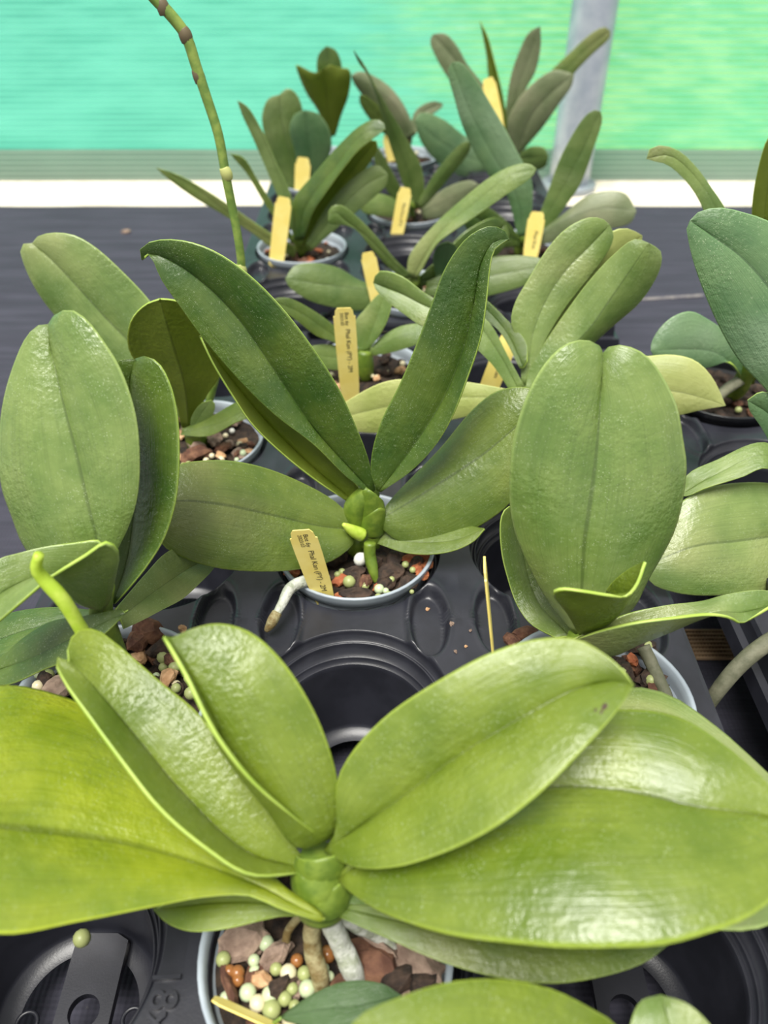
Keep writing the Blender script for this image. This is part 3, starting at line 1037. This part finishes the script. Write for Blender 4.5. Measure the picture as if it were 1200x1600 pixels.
leaf(C, [(178, 943), (198, 880), (210, 800), (213, 720), (207, 640), (204, 595), (213, 562)],
     [(172, 940), (180, 880), (190, 800), (188, 700), (182, 620), (180, 575), (190, 561)],
     [(180, 943), (207, 913), (233, 880), (257, 840), (273, 790), (279, 745), (280, 693), (277, 647), (267, 603), (250, 570), (230, 557)],
     'y', [.296, .345, .372], .004, -.012, 'dark', .10, nt=32)
leaf(C, [(186, 966), (240, 925), (300, 885), (345, 862)], [(180, 952), (227, 897), (262, 862), (310, 845)], [(192, 982), (220, 970), (253, 953), (283, 937), (310, 913), (335, 886)],
     'y', [.290, .340, .400], .010, -.008, 'grey', .08)
leaf(C, [(195, 957), (110, 1000), (40, 1033), (-40, 1060)], [(190, 952), (140, 962), (80, 972), (40, 995), (0, 1030)], [(200, 953), (167, 988), (100, 1034), (67, 1047), (20, 1068), (-10, 1072)],
     'h', [.086, .066, .040], .002, 0, 'dark', .08)  # deep green on this low leaf paints in the shade it lies in
leaf(C, [(160, 962), (80, 975), (0, 1000), (-60, 1030)], [(160, 956), (80, 950), (0, 964), (-40, 990)], [(150, 975), (80, 1000), (0, 1035), (-40, 1050)],
     'h', [.036, .034, .020], 0, 0, 'dark', .06)  # shade under the other leaves put into the colour, as deep green
c0 = Vector((cx + .01, cy, 0))
stem(C, [c0 + Vector((-.004, 0, -.008)), c0 + Vector((0, 0, .02)), W(158, 955, y=.292), W(165, 915, y=.292)], [.007, .0085, .0075, .005])
for u, v, k, s in ((262, 1057, 3, 1.3), (92, 1076, 2, 1.7), (68, 1062, 1, .9), (232, 985, 0, 1.6), (255, 1010, 1, 1.4), (285, 982, 3, .7), (215, 1000, 0, 1.3), (270, 1030, 0, .8)):
    put('bark_chip', CHIPS[k * 3 + 2][1], mixC, W(u, v, h=.0), s, (.2, .1, u))
for u, v, k, r in ((255, 1027, 3, .0042), (272, 1043, 3, .0038), (298, 1083, 3, .0042), (275, 1075, 3, .0032), (60, 1052, 0, .0036), (75, 1055, 3, .0042), (60, 1072, 1, .0040), (295, 1060, 3, .0034)):
    put('bead', BEADM[k], mixC, W(u, v, h=-.001), r, (0, 0, 0))

# ============================== E: right orchid ==============================
ex, ey = .129, row(1)
E = P_orchid('grey green orchid on the right with one huge rounded upright leaf', ex, ey)
pE, mixE = pot(E, ex, ey, None, 30, 8, 41, -.012, (1, 1, 0), (3, 3, 0))
leaf(E, [(906, 990), (908, 917), (912, 846), (921, 783), (929, 721), (934, 667), (938, 612), (941, 556)],
     [(900, 990), (887, 975), (854, 933), (825, 879), (804, 825), (797, 775), (798, 725), (802, 689), (815, 641), (830, 604), (855, 564), (881, 540), (907, 532), (929, 537), (938, 546)],
     [(915, 988), (960, 975), (992, 945), (1010, 908), (1032, 870), (1054, 825), (1067, 771), (1071, 725), (1066, 689), (1057, 637), (1039, 597), (1017, 564), (995, 547), (967, 540), (949, 545)],
     'y', [.288, .312, .350], .012, .008, 'grey', .16, nt=36)
leaf(E, [(890, 995), (840, 940), (815, 860), (806, 790)], [(870, 998), (829, 975), (808, 946), (792, 900), (783, 858), (783, 808), (793, 792)],
     [(900, 985), (870, 920), (850, 850), (825, 795)], 'y', [.294, .335, .360], -.004, .006, 'olive', .08)
leaf(E, [(915, 992), (948, 976), (970, 956), (986, 930), (1000, 900), (1008, 878)],
     [(905, 990), (885, 955), (863, 926), (875, 920), (908, 923), (950, 930), (976, 933), (994, 915)],
     [(935, 985), (958, 950), (948, 926), (962, 906), (985, 889)],
     'y', [.280, .270, .272], -.012, .010, 'front', .04, nt=30)
leaf(E, [(900, 1002), (925, 1017), (955, 1025), (1000, 1006), (1045, 988), (1085, 970), (1120, 958), (1165, 957), (1235, 940)],
     [(896, 998), (933, 979), (983, 958), (1042, 946), (1100, 940), (1138, 929), (1190, 922), (1225, 930)],
     [(902, 998), (940, 985), (992, 973), (1054, 965), (1108, 960), (1140, 965), (1158, 974), (1180, 963), (1210, 945)],
     'y', [.276, .276, .290], .012, -.008, 'grey', .04, nt=36)
e0 = Vector((ex, ey, 0))
stem(E, [e0 + Vector((0, 0, -.01)), e0 + Vector((-.002, 0, .02)), W(908, 992, y=.286)], [.009, .011, .008])
for u, v, k, s in ((988, 1031, 4, .9), (1005, 1010, 1, 1.4), (975, 1050, 1, 1.2), (1030, 1080, 0, 1.1), (1015, 1060, 1, 1.3), (820, 990, 0, 1.2), (800, 1000, 0, 1.0)):
    put('bark_chip', CHIPS[k * 3 + 1][1], mixE, W(u, v, h=-.002), s, (.2, .1, u))
for u, v, r in ((972, 1052, .0038), (1017, 1063, .0040), (1010, 1010, .0044)):
    put('bead', BEADM[3], mixE, W(u, v, h=.0), r, (0, 0, 0))
root(E, [W(1005, 1010, h=.012), W(1022, 1045, h=.004), W(1040, 1085, h=.0), W(1045, 1110, h=-.01)], [.0042, .0040, .0036], ROOTG)
# label seen edge on
plant_label('yellow plant label seen edge-on beside the right hand pot', W(770, 1015, y=.283), W(757, 878, y=.290), .016, wdir=(.10, 1.0, -.1), thick=.0011)

# ============================== D: left rear orchid ==============================
dx, dy = XA - DX, row(3)
D = P_orchid('orchid in the left rear cell with a tall bare flower spike', dx, dy)
pD, mixD = pot(D, dx, dy, None, 36, 22, 51, -.008, (0, 0, 3, 2, 1), (0, 1, 1, 4, 3))
leaf(D, [(292, 650), (240, 575), (197, 527), (167, 497), (127, 453), (83, 407), (51, 381)],
     [(288, 655), (220, 615), (150, 565), (90, 497), (60, 457), (40, 417), (33, 387), (40, 380)],
     [(298, 640), (300, 590), (270, 520), (230, 465), (187, 420), (150, 387), (117, 368), (83, 364), (58, 371)],
     'y', [.570, .600, .625], .004, .008, 'grey', .12, nt=30)
leaf(D, [(295, 668), (288, 600), (268, 530), (250, 467)],
     [(284, 668), (270, 620), (228, 582), (201, 545), (204, 502), (227, 476)],
     [(304, 665), (322, 620), (346, 580), (338, 520), (303, 482), (272, 469)],
     'y', [.565, .545, .535], .006, .006, 'under', .10, flip=True)
leaf(D, [(285, 676), (335, 664), (375, 646), (402, 634)], [(284, 672), (333, 650), (378, 627)], [(282, 680), (327, 681), (367, 661), (392, 650)],
     'y', [.560, .548, .540], .01, -.006, 'olive', .06)
leaf(D, [(300, 672), (312, 650), (330, 625)], [(298, 668), (300, 650), (315, 630)], [(305, 672), (330, 652), (336, 632)], 'y', [.562, .560, .560], 0, 0, 'grey', .05)
stem(D, [(dx, dy, -.01), (dx - .002, dy, .01), W(295, 665, y=.566)], [.009, .010, .008])
SPK = [W(318, 660, y=.572), W(345, 560, y=.585), W(366, 480, y=.59), W(377, 425, y=.594), W(374, 385, y=.596), W(364, 330, y=.60), W(353, 275, y=.602), W(341, 210, y=.606), W(322, 150, y=.61),
       W(307, 105, y=.612), W(290, 55, y=.614), W(268, 25, y=.614), W(240, -5, y=.614), W(212, -40, y=.614)]
V, Fc = tube(SPK, [.0034, .0034, .0033, .0036, .0042], 14, 90)
spike = mkobj('flower_spike', V, Fc, SPIKE, D)
for u, v, y, r in ((289, 54, .614, .0047), (310, 118, .612, .0044), (353, 270, .602, .0045), (377, 420, .594, .0040), (254, 10, .614, .0045)):
    c = W(u, v, y=y)
    V, Fc = tube([c + Vector((.0008, 0, -.005)), c + Vector((.0004, 0, -.001)), c + Vector((-.0012, 0, .004))], [r * .8, r, r * .75], 12)
    mkobj('node', V, Fc, plain_mat('node_pale' if v > 200 else 'node_dark', (176, 180, 110) if v > 200 else (96, 84, 60), None, .6), spike)
for u, v, k, s in ((305, 708, 0, 1.5), (345, 712, 3, .9), (335, 690, 2, 1.0), (380, 690, 3, .9), (300, 690, 2, .8), (390, 705, 3, .7)):
    put('bark_chip', CHIPS[k * 3][1], mixD, W(u, v, h=-.002), s, (.2, .1, u))

# ============================== H: right of centre rear ==============================
hx, hy = XA + DX, row(3)
H = P_orchid('orchid right of centre with two broad leaves rising over black cloth', hx, hy)
pH, mixH = pot(H, hx, hy, POTB, 24, 6, 61, -.010, (1, 1, 0), (1, 3))
leaf(H, [(822, 600), (833, 520), (855, 465), (885, 421), (918, 388), (952, 352)],
     [(815, 600), (812, 540), (799, 505), (804, 476), (826, 436), (859, 384), (888, 355), (921, 340), (942, 343)],
     [(828, 600), (845, 545), (881, 483), (918, 436), (954, 384), (958, 366)],
     'y', [.570, .605, .625], .006, -.002, 'grey', .12, nt=30)
leaf(H, [(830, 615), (880, 555), (921, 513), (947, 476), (980, 428), (1013, 380)],
     [(820, 612), (830, 571), (852, 535), (885, 487), (921, 439), (958, 399), (992, 374)],
     [(840, 615), (885, 580), (925, 538), (965, 502), (995, 476), (1017, 447), (1032, 414), (1031, 392)],
     'y', [.564, .585, .600], .014, .010, 'grey', .08, nt=30)
leaf(H, [(830, 600), (880, 500), (940, 420), (1003, 368)], [(825, 595), (860, 500), (910, 410), (955, 362), (980, 357)], [(835, 600), (900, 520), (960, 440), (1000, 385)],
     'y', [.575, .62, .64], 0, 0, 'pale', .08)
leaf(H, [(850, 618), (950, 604), (1060, 612), (1133, 634)], [(850, 605), (930, 570), (1013, 557), (1053, 555), (1086, 564), (1112, 590)], [(850, 628), (950, 645), (1030, 652), (1061, 648), (1092, 641)],
     'y', [.562, .545, .525], .014, -.008, 'pale', .10)
leaf(H, [(818, 575), (795, 525), (765, 488), (735, 460)], [(812, 575), (782, 520), (755, 495), (735, 470)], [(824, 565), (822, 535), (790, 498), (755, 466)],
     'y', [.572, .60, .62], 0, 0, 'dark', .06)
leaf(H, [(812, 612), (778, 550), (735, 497), (675, 482), (625, 458), (584, 442)],
     [(800, 615), (765, 565), (720, 528), (660, 510), (632, 491), (604, 470), (588, 453)],
     [(820, 605), (795, 560), (758, 498), (700, 478), (660, 455), (632, 434), (607, 424), (590, 425)],
     'y', [.562, .600, .640], -.004, .004, 'grey', .08, nt=30)
leaf(H, [(815, 622), (720, 620), (630, 630), (560, 645), (510, 660)], [(815, 612), (720, 596), (640, 592), (600, 597), (560, 616), (525, 640)], [(812, 632), (730, 650), (640, 670), (590, 676), (545, 672)],
     'y', [.556, .566, .575], .008, -.006, 'pale', .08)
stem(H, [(hx, hy, -.01), (hx, hy, .015), W(825, 605, y=.568)], [.009, .011, .009])
plant_label('yellow plant label half hidden behind a dark strap leaf right of centre', W(747, 648, y=.605), W(797, 524, y=.635), .0190, 'Phal Kan', None, wdir=(.95, .1, .12))

# ============================== I: centre rear ==============================
ix, iy = XA, .690
I = P_orchid('small orchid in the middle of the bench behind the long upright leaves', ix, iy)
pI, mixI = pot(I, ix, iy, None, 30, 12, 71, -.010, (1, 1, 0, 3), (1, 1, 4))
leaf(I, [(570, 548), (580, 520), (592, 488), (604, 455)], [(562, 548), (556, 530), (556, 503), (572, 482), (592, 460)], [(578, 545), (592, 525), (606, 498), (612, 470)],
     'y', [.690, .695, .700], .008, -.008, 'grey', .06)
leaf(I, [(562, 552), (510, 517), (465, 487), (424, 470)], [(560, 545), (520, 508), (485, 483), (450, 466), (432, 466)], [(558, 560), (520, 534), (495, 525), (460, 498), (432, 480)],
     'y', [.688, .675, .665], .006, -.006, 'olive', .08)
leaf(I, [(562, 560), (515, 558), (472, 546)], [(560, 552), (520, 539), (490, 540)], [(560, 570), (525, 578), (490, 568)], 'y', [.686, .672, .665], .006, -.006, 'grey', .06)
leaf(I, [(578, 550), (620, 528), (665, 520), (700, 522)], [(580, 543), (592, 531), (625, 511), (662, 507)], [(580, 556), (618, 549), (655, 537)], 'y', [.688, .68, .675], .008, -.006, 'grey', .06)
stem(I, [(ix, iy, -.01), (ix, iy, .01), W(570, 548, y=.69)], [.008, .010, .007])
plant_label('yellow handwritten plant label standing before the small middle orchid', W(549, 640, y=.632), W(537, 481, y=.625), .0195,
            'Phal Kan (PY) - 2M', ('Bot 6y', '2023.03'), wdir=(1, 0, 0))

# ============================== F / G: right edge ==============================
fx, fy = XC, .373
Fp = P_orchid('orchid past the right edge with a large speckled leaf leaning in', fx, fy)
pot(Fp, fx, fy, POTB, 12, 2, 81)
leaf(Fp, [(1275, 820), (1235, 832), (1150, 845), (1085, 853), (1008, 885)], [(1270, 800), (1235, 765), (1200, 755), (1138, 756), (1100, 765), (1068, 782), (1030, 830)],
     [(1270, 835), (1230, 900), (1200, 921), (1158, 927), (1096, 930), (1054, 925), (1017, 910)], 'y', [.425, .400, .385], .026, -.022, 'grey', .10, nt=30)
leaf(Fp, [(1275, 790), (1200, 712), (1120, 742), (1062, 775)], [(1268, 770), (1200, 693), (1117, 721), (1073, 743)], [(1270, 800), (1200, 732), (1158, 746), (1100, 764), (1075, 775)],
     'y', [.432, .430, .420], .01, -.01, 'grey', .06)
leaf(Fp, [(1285, 790), (1270, 620), (1240, 510), (1200, 447), (1156, 399), (1119, 373), (1078, 345)],
     [(1280, 795), (1240, 680), (1200, 612), (1156, 564), (1127, 516), (1101, 458), (1083, 406), (1074, 365), (1073, 349)],
     [(1290, 785), (1300, 620), (1290, 480), (1250, 385), (1200, 346), (1163, 333), (1127, 325), (1097, 329), (1083, 338)],
     'y', [.430, .455, .485], .002, .010, 'blue', .12, nt=34)
leaf(Fp, [(1270, 790), (1235, 700), (1205, 650), (1168, 625)], [(1262, 790), (1220, 720), (1188, 665), (1170, 638)], [(1275, 780), (1250, 670), (1220, 625), (1190, 612)], 'y', [.430, .445, .455], 0, 0, 'blue', .08)
stem(Fp, [(fx, fy, -.01), (fx, fy, .02), W(1272, 800, y=.427)], [.009, .011, .009])
root(Fp, [W(1290, 965, h=.02), W(1240, 985, h=.018), W(1200, 1004, h=.012), W(1160, 1035, h=.002), W(1125, 1075, h=-.015), W(1100, 1110, h=-.035)], [.0055, .0056, .0052, .0045], ROOTG, 'aerial_root', .03)

gx, gy = XC, .655
G = P_orchid('orchid at right with a thin curled leaf against the pale kerb', gx, gy)
pot(G, gx, gy, POTB, 24, 4, 91, -.010, (1, 1, 0), (1, 3))
leaf(G, [(1165, 600), (1150, 420), (1115, 320), (1080, 270), (1045, 243), (1010, 248)], [(1160, 600), (1125, 420), (1096, 320), (1070, 281), (1040, 256), (1022, 252)],
     [(1170, 600), (1165, 400), (1130, 322), (1112, 296), (1090, 265), (1060, 236), (1030, 227), (1014, 234)], 'y', [.630, .640, .650], -.004, .004, 'grey', .06, nt=30)
leaf(G, [(1172, 600), (1190, 420), (1195, 320), (1215, 200)], [(1168, 600), (1175, 420), (1175, 325), (1181, 280), (1200, 215)], [(1178, 600), (1215, 420), (1225, 320), (1228, 240)], 'y', [.63, .63, .63], 0, 0, 'under', .06)
leaf(G, [(1168, 598), (1120, 552), (1070, 545), (1017, 548)], [(1172, 575), (1152, 535), (1130, 516), (1106, 500), (1079, 487), (1053, 494), (1031, 513), (1018, 536)], [(1165, 600), (1140, 566), (1105, 574), (1060, 575), (1025, 562)],
     'y', [.625, .605, .595], .012, -.004, 'blue', .10)
stem(G, [(gx, gy, -.01), W(1150, 612, y=.640), W(1165, 585, y=.625), W(1182, 560, y=.615)], [.007, .008, .007])
root(G, [W(1165, 590, y=.625), W(1140, 605, y=.62), W(1120, 622, y=.61), W(1108, 634, y=.605)], [.005, .005, .004], ROOTG)

# ============================== P, J, L, K, R, M, N, O: far tray ==============================
px, py = XB, row(5)
P = P_orchid('orchid in the far tray with a long bright leaf arching right', px, py)
pot(P, px, py, POTM, 14, 6, 101, -.010, (1, 0), (1, 3))
leaf(P, [(628, 458), (570, 452), (510, 445), (446, 436)], [(628, 450), (565, 440), (530, 420), (495, 412), (460, 416)], [(625, 470), (562, 485), (527, 481), (485, 470), (452, 448)], 'y', [.845, .83, .82], .014, -.010, 'far', .10)
leaf(P, [(645, 435), (690, 362), (742, 318), (795, 275), (838, 264)], [(636, 430), (640, 400), (677, 354), (717, 317), (767, 277), (800, 260), (826, 256)], [(652, 436), (682, 382), (700, 367), (740, 340), (787, 307), (832, 275)],
     'y', [.848, .845, .84], .010, -.010, 'grey', .08, nt=30)
leaf(P, [(638, 435), (605, 402), (575, 372), (545, 350), (522, 332), (513, 345)], [(630, 436), (607, 417), (576, 382), (555, 358), (530, 350), (517, 350)], [(644, 430), (618, 406), (590, 372), (557, 338), (530, 320), (515, 326)],
     'y', [.846, .835, .82], 0, 0, 'grey', .08)
leaf(P, [(690, 455), (692, 430), (697, 400), (700, 378)], [(685, 455), (680, 425), (677, 400), (685, 383)], [(696, 455), (712, 425), (716, 395), (710, 382)], 'y', [.86, .86, .85], 0, 0, 'blue', .08)
leaf(P, [(665, 450), (730, 438), (800, 425), (860, 415)], [(668, 440), (730, 412), (790, 400), (845, 404)], [(662, 460), (720, 468), (780, 458), (835, 438)], 'y', [.852, .84, .83], .012, -.010, 'far', .08)
leaf(P, [(655, 440), (700, 430), (750, 390), (790, 350)], [(655, 432), (690, 400), (730, 360), (775, 340)], [(655, 448), (720, 435), (770, 405), (795, 370)], 'y', [.86, .88, .90], 0, 0, 'dark', .08)
stem(P, [(px, py, -.01), (px, py, .01), W(642, 440, y=.85)], [.009, .010, .008])
plant_label('yellow plant label tucked under leaf tips in mid bench', W(602, 525, y=.826), W(574, 394, y=.832), .0170, wdir=(1, 0, 0))

jx, jy = XB - DX, row(6)
J = P_orchid('orchid at left of the far tray with dark arching strap leaves', jx, jy)
pot(J, jx, jy, POTM, 16, 8, 111, -.010, (0, 4, 1), (1, 4, 0))
leaf(J, [(462, 395), (420, 374), (350, 328), (300, 290), (245, 262)], [(460, 385), (425, 366), (360, 322), (325, 299), (280, 274)], [(460, 402), (420, 384), (400, 368), (350, 336), (300, 306), (252, 270)], 'y', [.99, 1.0, 1.01], 0, 0, 'olive', .06)
leaf(J, [(460, 380), (420, 320), (395, 275), (360, 240)], [(456, 380), (412, 315), (385, 270), (368, 250)], [(464, 380), (428, 322), (402, 280), (380, 246)], 'y', [.99, 1.0, 1.0], 0, 0, 'olive', .05)
leaf(J, [(465, 370), (440, 290), (410, 215), (371, 157)], [(460, 370), (425, 285), (395, 215), (378, 178)], [(470, 365), (453, 300), (430, 250), (410, 205), (386, 166)], 'y', [.992, 1.01, 1.02], 0, 0, 'far', .05)
leaf(J, [(468, 375), (478, 325), (525, 260), (570, 208), (602, 202)], [(460, 375), (457, 325), (461, 308), (493, 270), (530, 227), (563, 197), (585, 187), (598, 190)], [(474, 375), (490, 330), (510, 300), (535, 265), (560, 235), (580, 219)], 'y', [.985, .97, .955], .012, -.012, 'dark', .06, nt=30)
leaf(J, [(476, 380), (500, 335), (545, 275), (588, 220)], [(472, 375), (490, 325), (530, 262), (575, 220)], [(480, 385), (515, 345), (560, 280), (590, 232)], 'y', [.99, .985, .975], 0, -.006, 'under', .05)
leaf(J, [(482, 388), (525, 335), (570, 290), (606, 272)], [(478, 380), (510, 325), (550, 280), (590, 258)], [(486, 392), (540, 345), (580, 312), (604, 288)], 'y', [.986, .97, .96], .006, -.006, 'far', .08)
stem(J, [(jx, jy, -.01), (jx, jy, .012), W(467, 372, y=.99)], [.010, .011, .009])
plant_label('tall yellow plant label nearest the left of the far tray', W(428, 441, y=.970), W(444, 308, y=.980), .0205, wdir=(1, 0, 0))

kx, ky = XB, row(7)
K = P_orchid('orchid in the far tray with one thin tall pointed leaf', kx, ky)
pot(K, kx, ky, POTM, 14, 6, 121, -.010, (0, 1), (1, 4))
leaf(K, [(652, 325), (632, 250), (605, 180), (578, 118), (553, 79)], [(640, 318), (623, 267), (607, 217), (593, 167), (577, 120), (560, 96)], [(660, 323), (663, 293), (657, 257), (633, 213), (603, 163), (583, 130), (563, 93)], 'y', [1.132, 1.13, 1.12], .006, 0, 'far', .06)
leaf(K, [(655, 325), (690, 275), (734, 222)], [(652, 318), (680, 270), (725, 222)], [(660, 325), (700, 280), (735, 232)], 'y', [1.13, 1.12, 1.11], .004, 0, 'far', .05)
leaf(K, [(640, 330), (610, 290), (584, 226)], [(632, 330), (600, 290), (582, 235)], [(645, 325), (622, 285), (592, 232)], 'y', [1.13, 1.125, 1.12], 0, 0, 'far', .05)
leaf(K, [(640, 335), (605, 322), (560, 318)], [(640, 328), (605, 306), (572, 304)], [(640, 342), (600, 338), (568, 332)], 'y', [1.13, 1.10, 1.085], .008, -.006, 'grey', .06)
leaf(K, [(660, 332), (700, 312), (748, 288)], [(658, 325), (695, 295), (735, 282)], [(662, 342), (710, 335), (745, 305)], 'y', [1.13, 1.11, 1.09], .008, -.006, 'brown', .06)
stem(K, [(kx, ky, -.01), (kx, ky, .01), W(650, 318, y=1.132)], [.009, .010, .008])
plant_label('yellow plant label in the far tray between two arching leaves', W(616, 388, y=1.082), W(634, 293, y=1.092), .0190, 'Phal Kan (PY)', None, wdir=(1, 0, .1))

lx, ly = XB + DX, row(6)
Lp = P_orchid('orchid at right of the far tray with tall blade leaves before the post', lx, ly)
pot(Lp, lx, ly, POTM, 12, 4, 131, -.010, (0, 1), (1, 4))
leaf(Lp, [(818, 372), (806, 303), (767, 237), (733, 170), (706, 98)], [(810, 372), (790, 300), (767, 277), (743, 240), (723, 197), (710, 153), (700, 110)], [(824, 370), (831, 327), (830, 280), (813, 247), (790, 203), (767, 163), (740, 120), (719, 97)], 'y', [.992, 1.005, 1.02], .004, 0, 'blue', .08, nt=30)
leaf(Lp, [(832, 372), (870, 310), (908, 240), (938, 174)], [(826, 368), (847, 325), (873, 253), (893, 213), (913, 183), (928, 172)], [(840, 372), (863, 350), (883, 323), (907, 287), (927, 233), (941, 185)], 'y', [.992, 1.0, 1.005], .006, -.004, 'far', .06)
leaf(Lp, [(835, 378), (880, 345), (940, 325), (994, 330)], [(832, 372), (883, 333), (917, 307), (950, 299), (977, 303)], [(838, 384), (890, 372), (950, 358), (985, 348)], 'y', [.988, .975, .965], .012, -.008, 'brown', .08)
leaf(Lp, [(812, 378), (780, 362), (745, 340), (715, 325)], [(812, 370), (785, 340), (750, 318), (725, 315)], [(812, 385), (770, 385), (735, 365)], 'y', [.99, .985, .98], 0, 0, 'dark', .08)
stem(Lp, [(lx, ly, -.01), (lx, ly, .01), W(820, 370, y=.991)], [.009, .010, .008])
plant_label('yellow plant label at the foot of the tall blade leaves', W(827, 410, y=.972), W(840, 331, y=.982), .0215, 'Phal Kan', None, wdir=(1, 0, .15))

rx, ry = XB - DX, row(8)
Rp = P_orchid('orchid far left with two rounded grey green leaves before the net', rx, ry)
pot(Rp, rx, ry, POTM, 8, 2, 141)
leaf(Rp, [(462, 298), (452, 240), (440, 190), (437, 148)], [(452, 300), (428, 252), (413, 210), (410, 178), (420, 154)], [(472, 295), (472, 240), (474, 180), (464, 148), (450, 138)], 'y', [1.272, 1.275, 1.28], .004, .006, 'far', .10)
leaf(Rp, [(480, 298), (484, 250), (480, 207), (476, 172)], [(472, 298), (461, 237), (453, 200), (461, 179)], [(490, 295), (510, 255), (518, 225), (512, 198), (496, 177)], 'y', [1.265, 1.255, 1.25], .004, .004, 'blue', .10)
stem(Rp, [(rx, ry, -.01), (rx, ry, .005), W(475, 290, y=1.272)], [.008, .009, .008])
plant_label('short yellow plant label before the rounded grey leaf far left', W(470, 312, y=1.250), W(474, 246, y=1.255), .0235, wdir=(1, 0, 0))

mx, my = XB + DX, row(9)
Mp = P_orchid('rearmost orchid on the right with upright leaves against the post', mx, my)
pot(Mp, mx, my, POTM, 8, 2, 151)
leaf(Mp, [(785, 220), (742, 140), (708, 90), (676, 54)], [(775, 225), (725, 155), (697, 117), (683, 93), (672, 65)], [(792, 215), (760, 140), (730, 100), (713, 70), (694, 52)], 'y', [1.414, 1.43, 1.44], 0, 0, 'brown', .08)
leaf(Mp, [(788, 215), (776, 140), (764, 85), (750, 33)], [(782, 215), (763, 120), (760, 87), (753, 50)], [(795, 210), (786, 150), (772, 93), (762, 57)], 'y', [1.41, 1.42, 1.43], 0, -.006, 'under', .05)
leaf(Mp, [(797, 210), (812, 130), (828, 85), (844, 41)], [(786, 205), (797, 123), (810, 83), (827, 50)], [(802, 205), (820, 143), (837, 110), (845, 70)], 'y', [1.414, 1.42, 1.42], 0, 0, 'brown', .06)
leaf(Mp, [(806, 242), (832, 178), (862, 145), (897, 116)], [(798, 240), (793, 195), (807, 160), (833, 130), (866, 110)], [(814, 238), (847, 200), (873, 163), (893, 134)], 'y', [1.405, 1.39, 1.38], .008, -.004, 'brown', .10)
leaf(Mp, [(806, 230), (860, 140), (905, 88), (953, 48)], [(800, 225), (850, 125), (893, 80), (927, 50), (945, 42)], [(812, 230), (872, 148), (900, 111), (927, 83), (953, 58)], 'y', [1.42, 1.43, 1.44], .004, 0, 'olive', .08)
leaf(Mp, [(812, 248), (830, 246), (857, 244)], [(812, 240), (830, 229), (850, 231)], [(812, 256), (832, 266), (852, 260)], 'y', [1.40, 1.38, 1.37], 0, 0, 'far', .1)
leaf(Mp, [(785, 250), (740, 248), (690, 222), (648, 188)], [(782, 240), (727, 213), (693, 187), (667, 177), (653, 179)], [(782, 262), (720, 275), (677, 247), (657, 220)], 'y', [1.40, 1.36, 1.34], .010, -.004, 'blue', .08)
stem(Mp, [(mx, my, -.01), (mx, my, .01), W(793, 225, y=1.414)], [.009, .010, .008])
plant_label('small yellow plant label high up beside the rearmost right orchid', W(780, 200, y=1.375), W(762, 122, y=1.385), .0215, wdir=(1, 0, -.1))

nx_, ny_ = XB - DX, row(9)
Np = P_orchid('rearmost orchid on the left with a cupped olive leaf held upright', nx_, ny_)
pot(Np, nx_, ny_, POTM, 8, 2, 161)
leaf(Np, [(517, 212), (512, 170), (508, 135), (505, 108)], [(510, 212), (497, 173), (480, 147), (467, 117), (463, 101), (478, 108), (492, 114)], [(524, 212), (533, 180), (544, 150), (548, 117), (545, 108), (530, 106), (515, 101)], 'y', [1.41, 1.395, 1.38], .004, .004, 'under', .10)
leaf(Np, [(517, 205), (515, 150), (514, 110), (510, 72)], [(512, 205), (502, 150), (495, 105), (498, 85)], [(522, 205), (534, 150), (533, 98), (524, 78)], 'y', [1.415, 1.42, 1.425], 0, 0, 'dark', .08)
stem(Np, [(nx_, ny_, -.01), (nx_, ny_, .01), W(517, 200, y=1.414)], [.008, .009, .007])

ox, oy = XB, row(9)
Op = P_orchid('rearmost orchid in the middle with pale grey leaves bending left', ox, oy)
pot(Op, ox, oy, POTM, 10, 3, 171, -.010, (0, 1), (1,))
leaf(Op, [(642, 215), (618, 165), (590, 140), (549, 118)], [(632, 218), (600, 190), (575, 160), (552, 128)], [(650, 210), (634, 170), (610, 137), (580, 117), (560, 112)], 'y', [1.41, 1.40, 1.39], .004, .008, 'brown', .10)
leaf(Op, [(628, 222), (595, 185), (562, 148)], [(620, 224), (585, 195), (562, 160)], [(634, 218), (605, 178), (572, 150)], 'y', [1.40, 1.38, 1.37], 0, 0, 'olive', .06)
leaf(Op, [(642, 212), (660, 178), (692, 162)], [(638, 210), (650, 172), (678, 158)], [(648, 212), (668, 185), (690, 168)], 'y', [1.42, 1.43, 1.44], 0, 0, 'brown', .06)
stem(Op, [(ox, oy, -.01), (ox, oy, .01), W(640, 205, y=1.414)], [.008, .009, .007], ROOTB)
plant_label('tiny yellow plant label in front of the rearmost middle orchid', W(612, 248, y=1.390), W(606, 210, y=1.392), .0190, wdir=(1, 0, 0))

# pebble lying on the cloth and one in the empty front cell
peb = put('pebble', CHIPS[6][1], None, W(197, 362, h=BZ + .002), 1.0, (0, 0, .3))
tag(peb, 'small grey pebble lying on the black cloth at upper left', 'pebble')
c = W(128, 1466, h=-.030)
peb = put('clay_bead', BEADM[3], None, c, .0046, (0, 0, 0))
tag(peb, 'mossy round bead resting on the inner ledge of the front-left empty cell', 'bead')
for u, v, k, sc in ((706, 975, 6, .28), (728, 1010, 9, .22), (712, 1018, 6, .2), (668, 952, 9, .3), (735, 985, 6, .18)):
    g = put('grit', CHIPS[k][1], tray1, W(u, v, h=-.0035 if u > 680 else -.0125), sc, (0, 0, u * .1))
